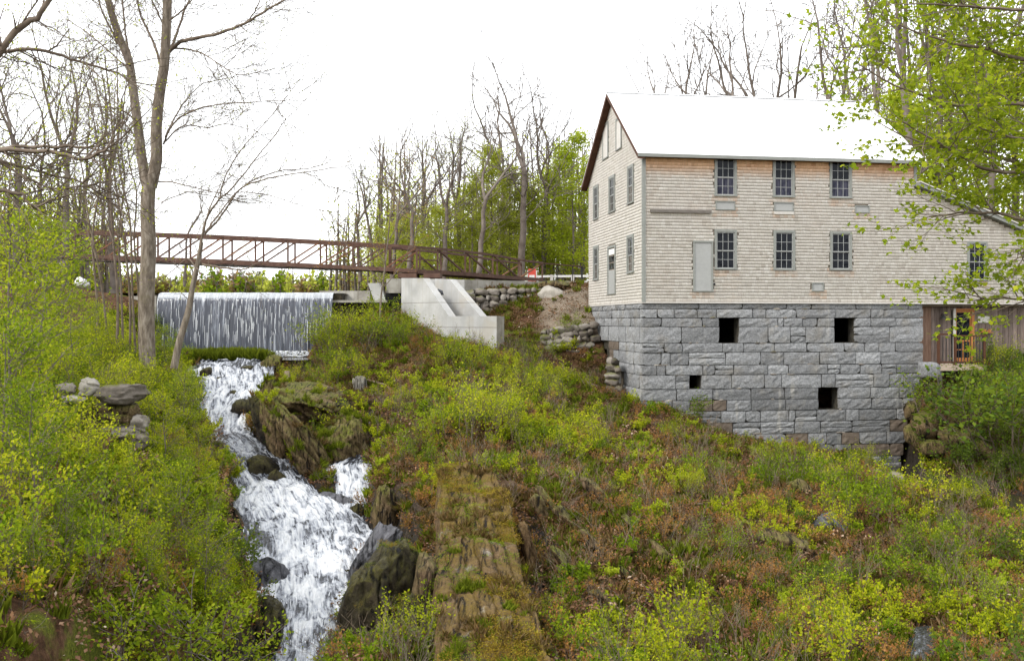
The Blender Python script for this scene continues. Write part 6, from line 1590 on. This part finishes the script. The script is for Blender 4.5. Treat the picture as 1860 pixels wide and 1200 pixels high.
for i, (px, py) in enumerate(spots):
    p = on_ground(px, py+6); s_ = float(rr_.uniform(9, 20)); rock(px, py, p.y, s_*1.2, s_, 'wet', ORD[i]+' small wet black rock down the upper rapids from the weir', 'small_rock', 1.0, (0,rr_.uniform(-.4,.4),i), 1900+i, 2, 'rock', 'small black rocks in the upper rapids')
# the ridge: one crag of tilted layers
def crag(name, label, path, half, drop, mat, seed, sx=-1):
    c = np.array([tuple(P(*q)) for q in path]); L = np.concatenate([[0], np.cumsum(np.linalg.norm(np.diff(c, axis=0), axis=1))]); n, m = 300, 110
    u = np.linspace(0, L[-1], n); C = np.stack([np.interp(u, L, c[:,k]) for k in range(3)], -1); w = np.linspace(-1, 1, m)
    hw = np.interp(u, [0, L[-1]*.15, L[-1]], [half*.7, half, half*1.1])[:,None]
    edge = .20*fbm(np.broadcast_to(w[None,:]*0+3, (n,m)), u[:,None]*1.1+0*w[None,:], s=seed, o=4)
    X = C[:,0:1]+w[None,:]*hw*1.35+edge*.6; Y = C[:,1:2]+0*w[None,:]
    aw = w[None,:]*1.35+edge
    prof = -.10*aw**2 - drop*sstep(aw, .84, 1.0) - drop*1.15*sstep(-aw, .78, 1.06)
    lay = (X*3.1+Y*.35+.8*fbm(X*.8, Y*.5, s=seed+1, o=3)); cell = np.floor(lay); h = hash3(cell.astype(np.int64), 0*cell.astype(np.int64), 0*cell.astype(np.int64), seed)
    stepd = .07*(h-.5); g_ = np.minimum(lay-cell, 1-(lay-cell)); brk = np.floor(Y*.9+X*.4+1.5*fbm(X*.5, Y*.5, s=seed+4, o=2)); hb = hash3(cell.astype(np.int64), brk.astype(np.int64), 0*brk.astype(np.int64), seed+2)
    Z = C[:,2:3]+prof+stepd+.10*(hb-.5)-.05*(g_ < .09)+.20*fbm(X*1.1, Y*.8, s=seed+5, o=4)+.05*fbm(X*6, Y*4, s=seed+6, o=4)
    Z = Z - 1.2*(1-sstep(u, 0, .9)[:,None])
    V = np.stack([X, Y, Z], -1).reshape(-1, 3); o0 = V.mean(0); ii = np.arange(n-1)[:,None]*m+np.arange(m-1)[None,:]; f = np.stack([ii, ii+1, ii+m+1, ii+m], -1).reshape(-1, 4)
    me = mesh_np(name, V-o0, f, M[mat], smooth=False)
    if me.polygons[len(f)//2].normal.z < 0: me.flip_normals()
    o = link(name, me); o.location = o0; tag(o, label, 'rock')
    top = (np.abs(aw) < .8)
    return X[top], Y[top], Z[top]
RX, RY, RZ_ = crag('rock_ridge', 'long mossy rock ridge running towards the viewer in the middle of the slope', [(835,832,28.6),(858,882,26.0),(864,955,22.8),(870,1030,20.0),(884,1130,17.2),(915,1270,14.5)], 1.0, 1.7, 'ridge', 811)
rn = np.random.default_rng(97)
for key, n, nm, lab, sc in (('moss', 800, 'orange_moss', 'orange moss on top of the rock ridge', (.3,.8)), ('gmoss', 260, 'green_moss', 'green moss on top of the rock ridge', (.3,.7)), ('dry', 90, 'dry_grass', 'dead grass rooted on top of the rock ridge', (.3,.75)), ('grass', 50, 'green_grass', 'grass rooted on top of the rock ridge', (.3,.7))):
    msk = fbm(RX*.9, RY*.9, s=98+n, o=3) > (-.05 if key == 'moss' else .08); q = rn.choice(np.nonzero(msk)[0], n)
    gn_scatter(nm, lab, SRC[key][0], np.stack([RX[q], RY[q], RZ_[q]-.01], -1), rn.uniform(0,6.28,n), rn.normal(size=(n,2))*.25, rn.uniform(*sc, n))
rock(962,1010,23.6,20,120,'ridge','thin brown slab leaning right of the pale upright slab','rock',3.0,(0,-.22,.2),813,4,facets=8,boxy=.6,strata=.05)
rock(770,1110,20.8,44,180,'ledge','brown layered slab on the left flank of the ridge','rock',3.0,(0,.06,.1),815,4,facets=8,boxy=.6,strata=.06)
rock(800,1180,18.8,56,140,'wet','dark layered slab at the bottom left of the ridge','rock',2.5,(0,.05,.1),816,4,facets=8,boxy=.5,strata=.06)
for i, (px, py, Y, h, ang, lab) in enumerate([(1010,925,27.2,120,-.62,'first thin brown slab right of the ridge crack'),(1052,965,25.6,130,-.68,'long thin brown slab low beside the first one'),(1046,1040,23.4,120,-.70,'brown slab below the long thin one'),
    (1098,1000,24.6,120,-.78,'tilted reddish slab in the middle of the brown slope'),(1150,1050,23.2,110,-.80,'lower tilted slab on the brown slope'),(1095,905,28.0,100,-.70,'uppermost tilted slab on the brown slope'),
    (1170,965,26.2,110,-.85,'right hand tilted slab on the brown slope'),(1110,1100,21.6,110,-.75,'lowest tilted slab on the brown slope'),(1215,1015,24.6,80,-.85,'farthest right small tilted slab on the brown slope')]):
    p = on_ground(px, py); rock(px, py+6, p.y+.12, 15+5*(i % 3), h, 'ledge', lab, 'rock', 3.2, (.35, ang, .1), 860+i, 4, facets=8, boxy=.6, strata=.05)
rock(985,935,26.6,20,90,'ledge','short dark slab at the top right of the ridge','rock',3.0,(0,-.3,.2),817,4,facets=8,boxy=.6,strata=.05)
rock(1024,862,31.4,12,26,'lichen','small pale stone on the slope right of the ridge','rock',1.0,(0,.05,0),61,2,boxy=.4)
rock(1512,965,27.8,66,80,'wetgrey','grey green boulder with a dark crack on the right slope','boulder',1.0,(0,.35,0),62,4,'boulder')
rock(1420,985,27.2,130,50,'ledge','low brown hump of rock left of the grey green boulder','rock',1.2,(0,.15,0),63,4)
rock(1450,890,31.5,50,40,'ledge','dark cracked rock above the brown hump','rock',1.0,(0,.2,0),64,3)
for i, (px, py, Y, w, h, lab) in enumerate([(1590,862,35.5,42,20,'flat pale rock by the dark water at the foundation'),(1622,868,35.0,34,22,'grey rock right of the flat pale one by the water'),(1565,876,34.6,30,18,'small rock left of the flat pale one by the water')]):
    rock(px, py, Y, w, h, 'field', lab, 'rock', 1.0, (0,0,i), 65+i, 3)
for i, (px, py, w, h, lab) in enumerate([(1690,770,46,40,'largest boulder beside the lower right foundation corner'),(1725,790,36,30,'boulder right of the largest one at the foundation corner'),(1665,790,40,36,'boulder touching the foundation corner near the water'),
    (1760,795,34,28,'rounded grey boulder under the deck bush'),(1700,815,40,28,'low boulder at the foot of the corner boulders'),(1740,760,30,24,'upper boulder half under the deck bush'),(1665,745,34,30,'topmost boulder leaning on the foundation corner'),(1790,815,34,24,'last boulder to the right above the tailrace')]):
    p = on_ground(px, py+h*.4); rock(px, py, p.y-.2, w*1.2, h*1.2, 'ledge', lab, 'boulder', 1.0, (R.uniform(-.3,.3), R.uniform(-.3,.3), i), 70+i, 3, 'boulder', None, 7, .2)  # darker ledge colour paints in the shade over these corner boulders
rock(1007,536,51.6,50,36,'pale_boulder','big pale boulder at the right end of the dry stone wall','boulder',1.0,(0,.1,0),81,3,'boulder',None,9,.35)
rock(1008,518,52.6,60,16,'ledge','flat brown boulder on top of the big pale one','boulder',1.0,(0,0,0),82,3,'boulder')
o = rock(148,513,49.0,26,19,'white_rock','white angular boulder on the left bank beyond the shrubs','boulder',1.0,(0,.3,0),83,2,'boulder',None,9,.3); 
for i, (px, py, w, h, mt, lab, tl) in enumerate([(226,716,74,32,'field','long rounded top stone of the stack on the left bank',0),(163,703,32,28,'pale_boulder','pale round stone at the upper left of the stack',.1),(212,750,80,34,'ledge','mossy middle slab of the stack on the left bank',.03),
    (218,786,82,24,'field','thin split slab under the mossy one in the stack',-.05),(252,770,34,30,'field','small block at the right side of the stack',.1),(204,806,80,22,'ledge','dark bottom slab of the stack on the left bank',.02),(136,724,42,14,'pale_boulder','flat pinkish stone left of the stack',.05),
    (118,706,30,20,'field','grey stone farthest left beside the stack',0),(250,800,44,28,'field','leaning stone at the lower right of the stack',.2),(165,775,44,60,'ledge','brown earth covered stone left of the middle slab',.1),(215,830,100,30,'field','sunken stone below the stack',0)]):
    rock(px, py, 27+(.3 if mt == 'ledge' else 0)-i*.02, w, h, mt, lab, 'stone', .9, (0, tl, R.uniform(-.3,.3)), 90+i, 4, 'stone', None, 10, .6, .2, strata=.05, sdir=(.1,.1,1))
rock(48,1003,16.4,66,26,'field','flat pale stone low on the left bank','stone',1.0,(.2,.3,0),103,3,'stone',None,8,.4)
rock(18,1070,15.0,60,70,'field','half buried grey rock at the left edge','rock',1.0,(0,.2,0),104,3)
rock(215,1060,17.6,80,70,'wet','dark rock standing for the shade in the hollow of the left bank','rock',1.0,(0,0,0),105,3)  # the hollow's shade is made as a dark coloured rock
# dead wood
def log(pts, r, label, name='log', mat='dead_wood', cat='log'):
    m = MB(); p0 = Vector(pts[0]); m.tube([Vector(p)-p0 for p in pts], [r, r*.95, r*.85, r*.7][:len(pts)], 8); o = m.build(name, M[mat], None, True); o.location = p0; return tag(o, label, cat)
a, b, c = on_ground(1000,680), on_ground(1040,692), on_ground(1086,708)
log([a+Vector((0,0,.1)), b+Vector((0,0,.14)), c+Vector((0,0,.12))], .09, 'fallen grey log in the gully left of the mill')
p = on_ground(522,716); log([p-Vector((0,0,.2)), p+Vector((.02,0,.45)), p+Vector((-.02,0,1.0))], .13, 'broken dark stump standing on the ledge right of the rapids', 'stump', 'dead_wood', 'stump')
a, b, c = on_ground(1225,920), on_ground(1260,922), on_ground(1300,920); log([a+Vector((0,0,.05)), b+Vector((0,0,.1)), c+Vector((0,0,.06))], .035, 'thin fallen branch lying on the brown slope below the mill', 'branch', 'dead_wood', 'branch')
a, b, c = on_ground(640,690), on_ground(700,705), on_ground(745,752); log([a+Vector((0,0,.15)), b+Vector((0,0,.15)), c+Vector((0,0,.1))], .04, 'fallen branch across the rivulet above the ledge', 'branch', 'dead_wood', 'branch')
p = P(905,1000,15)   # thin sprays of young leaves that stand before the fall
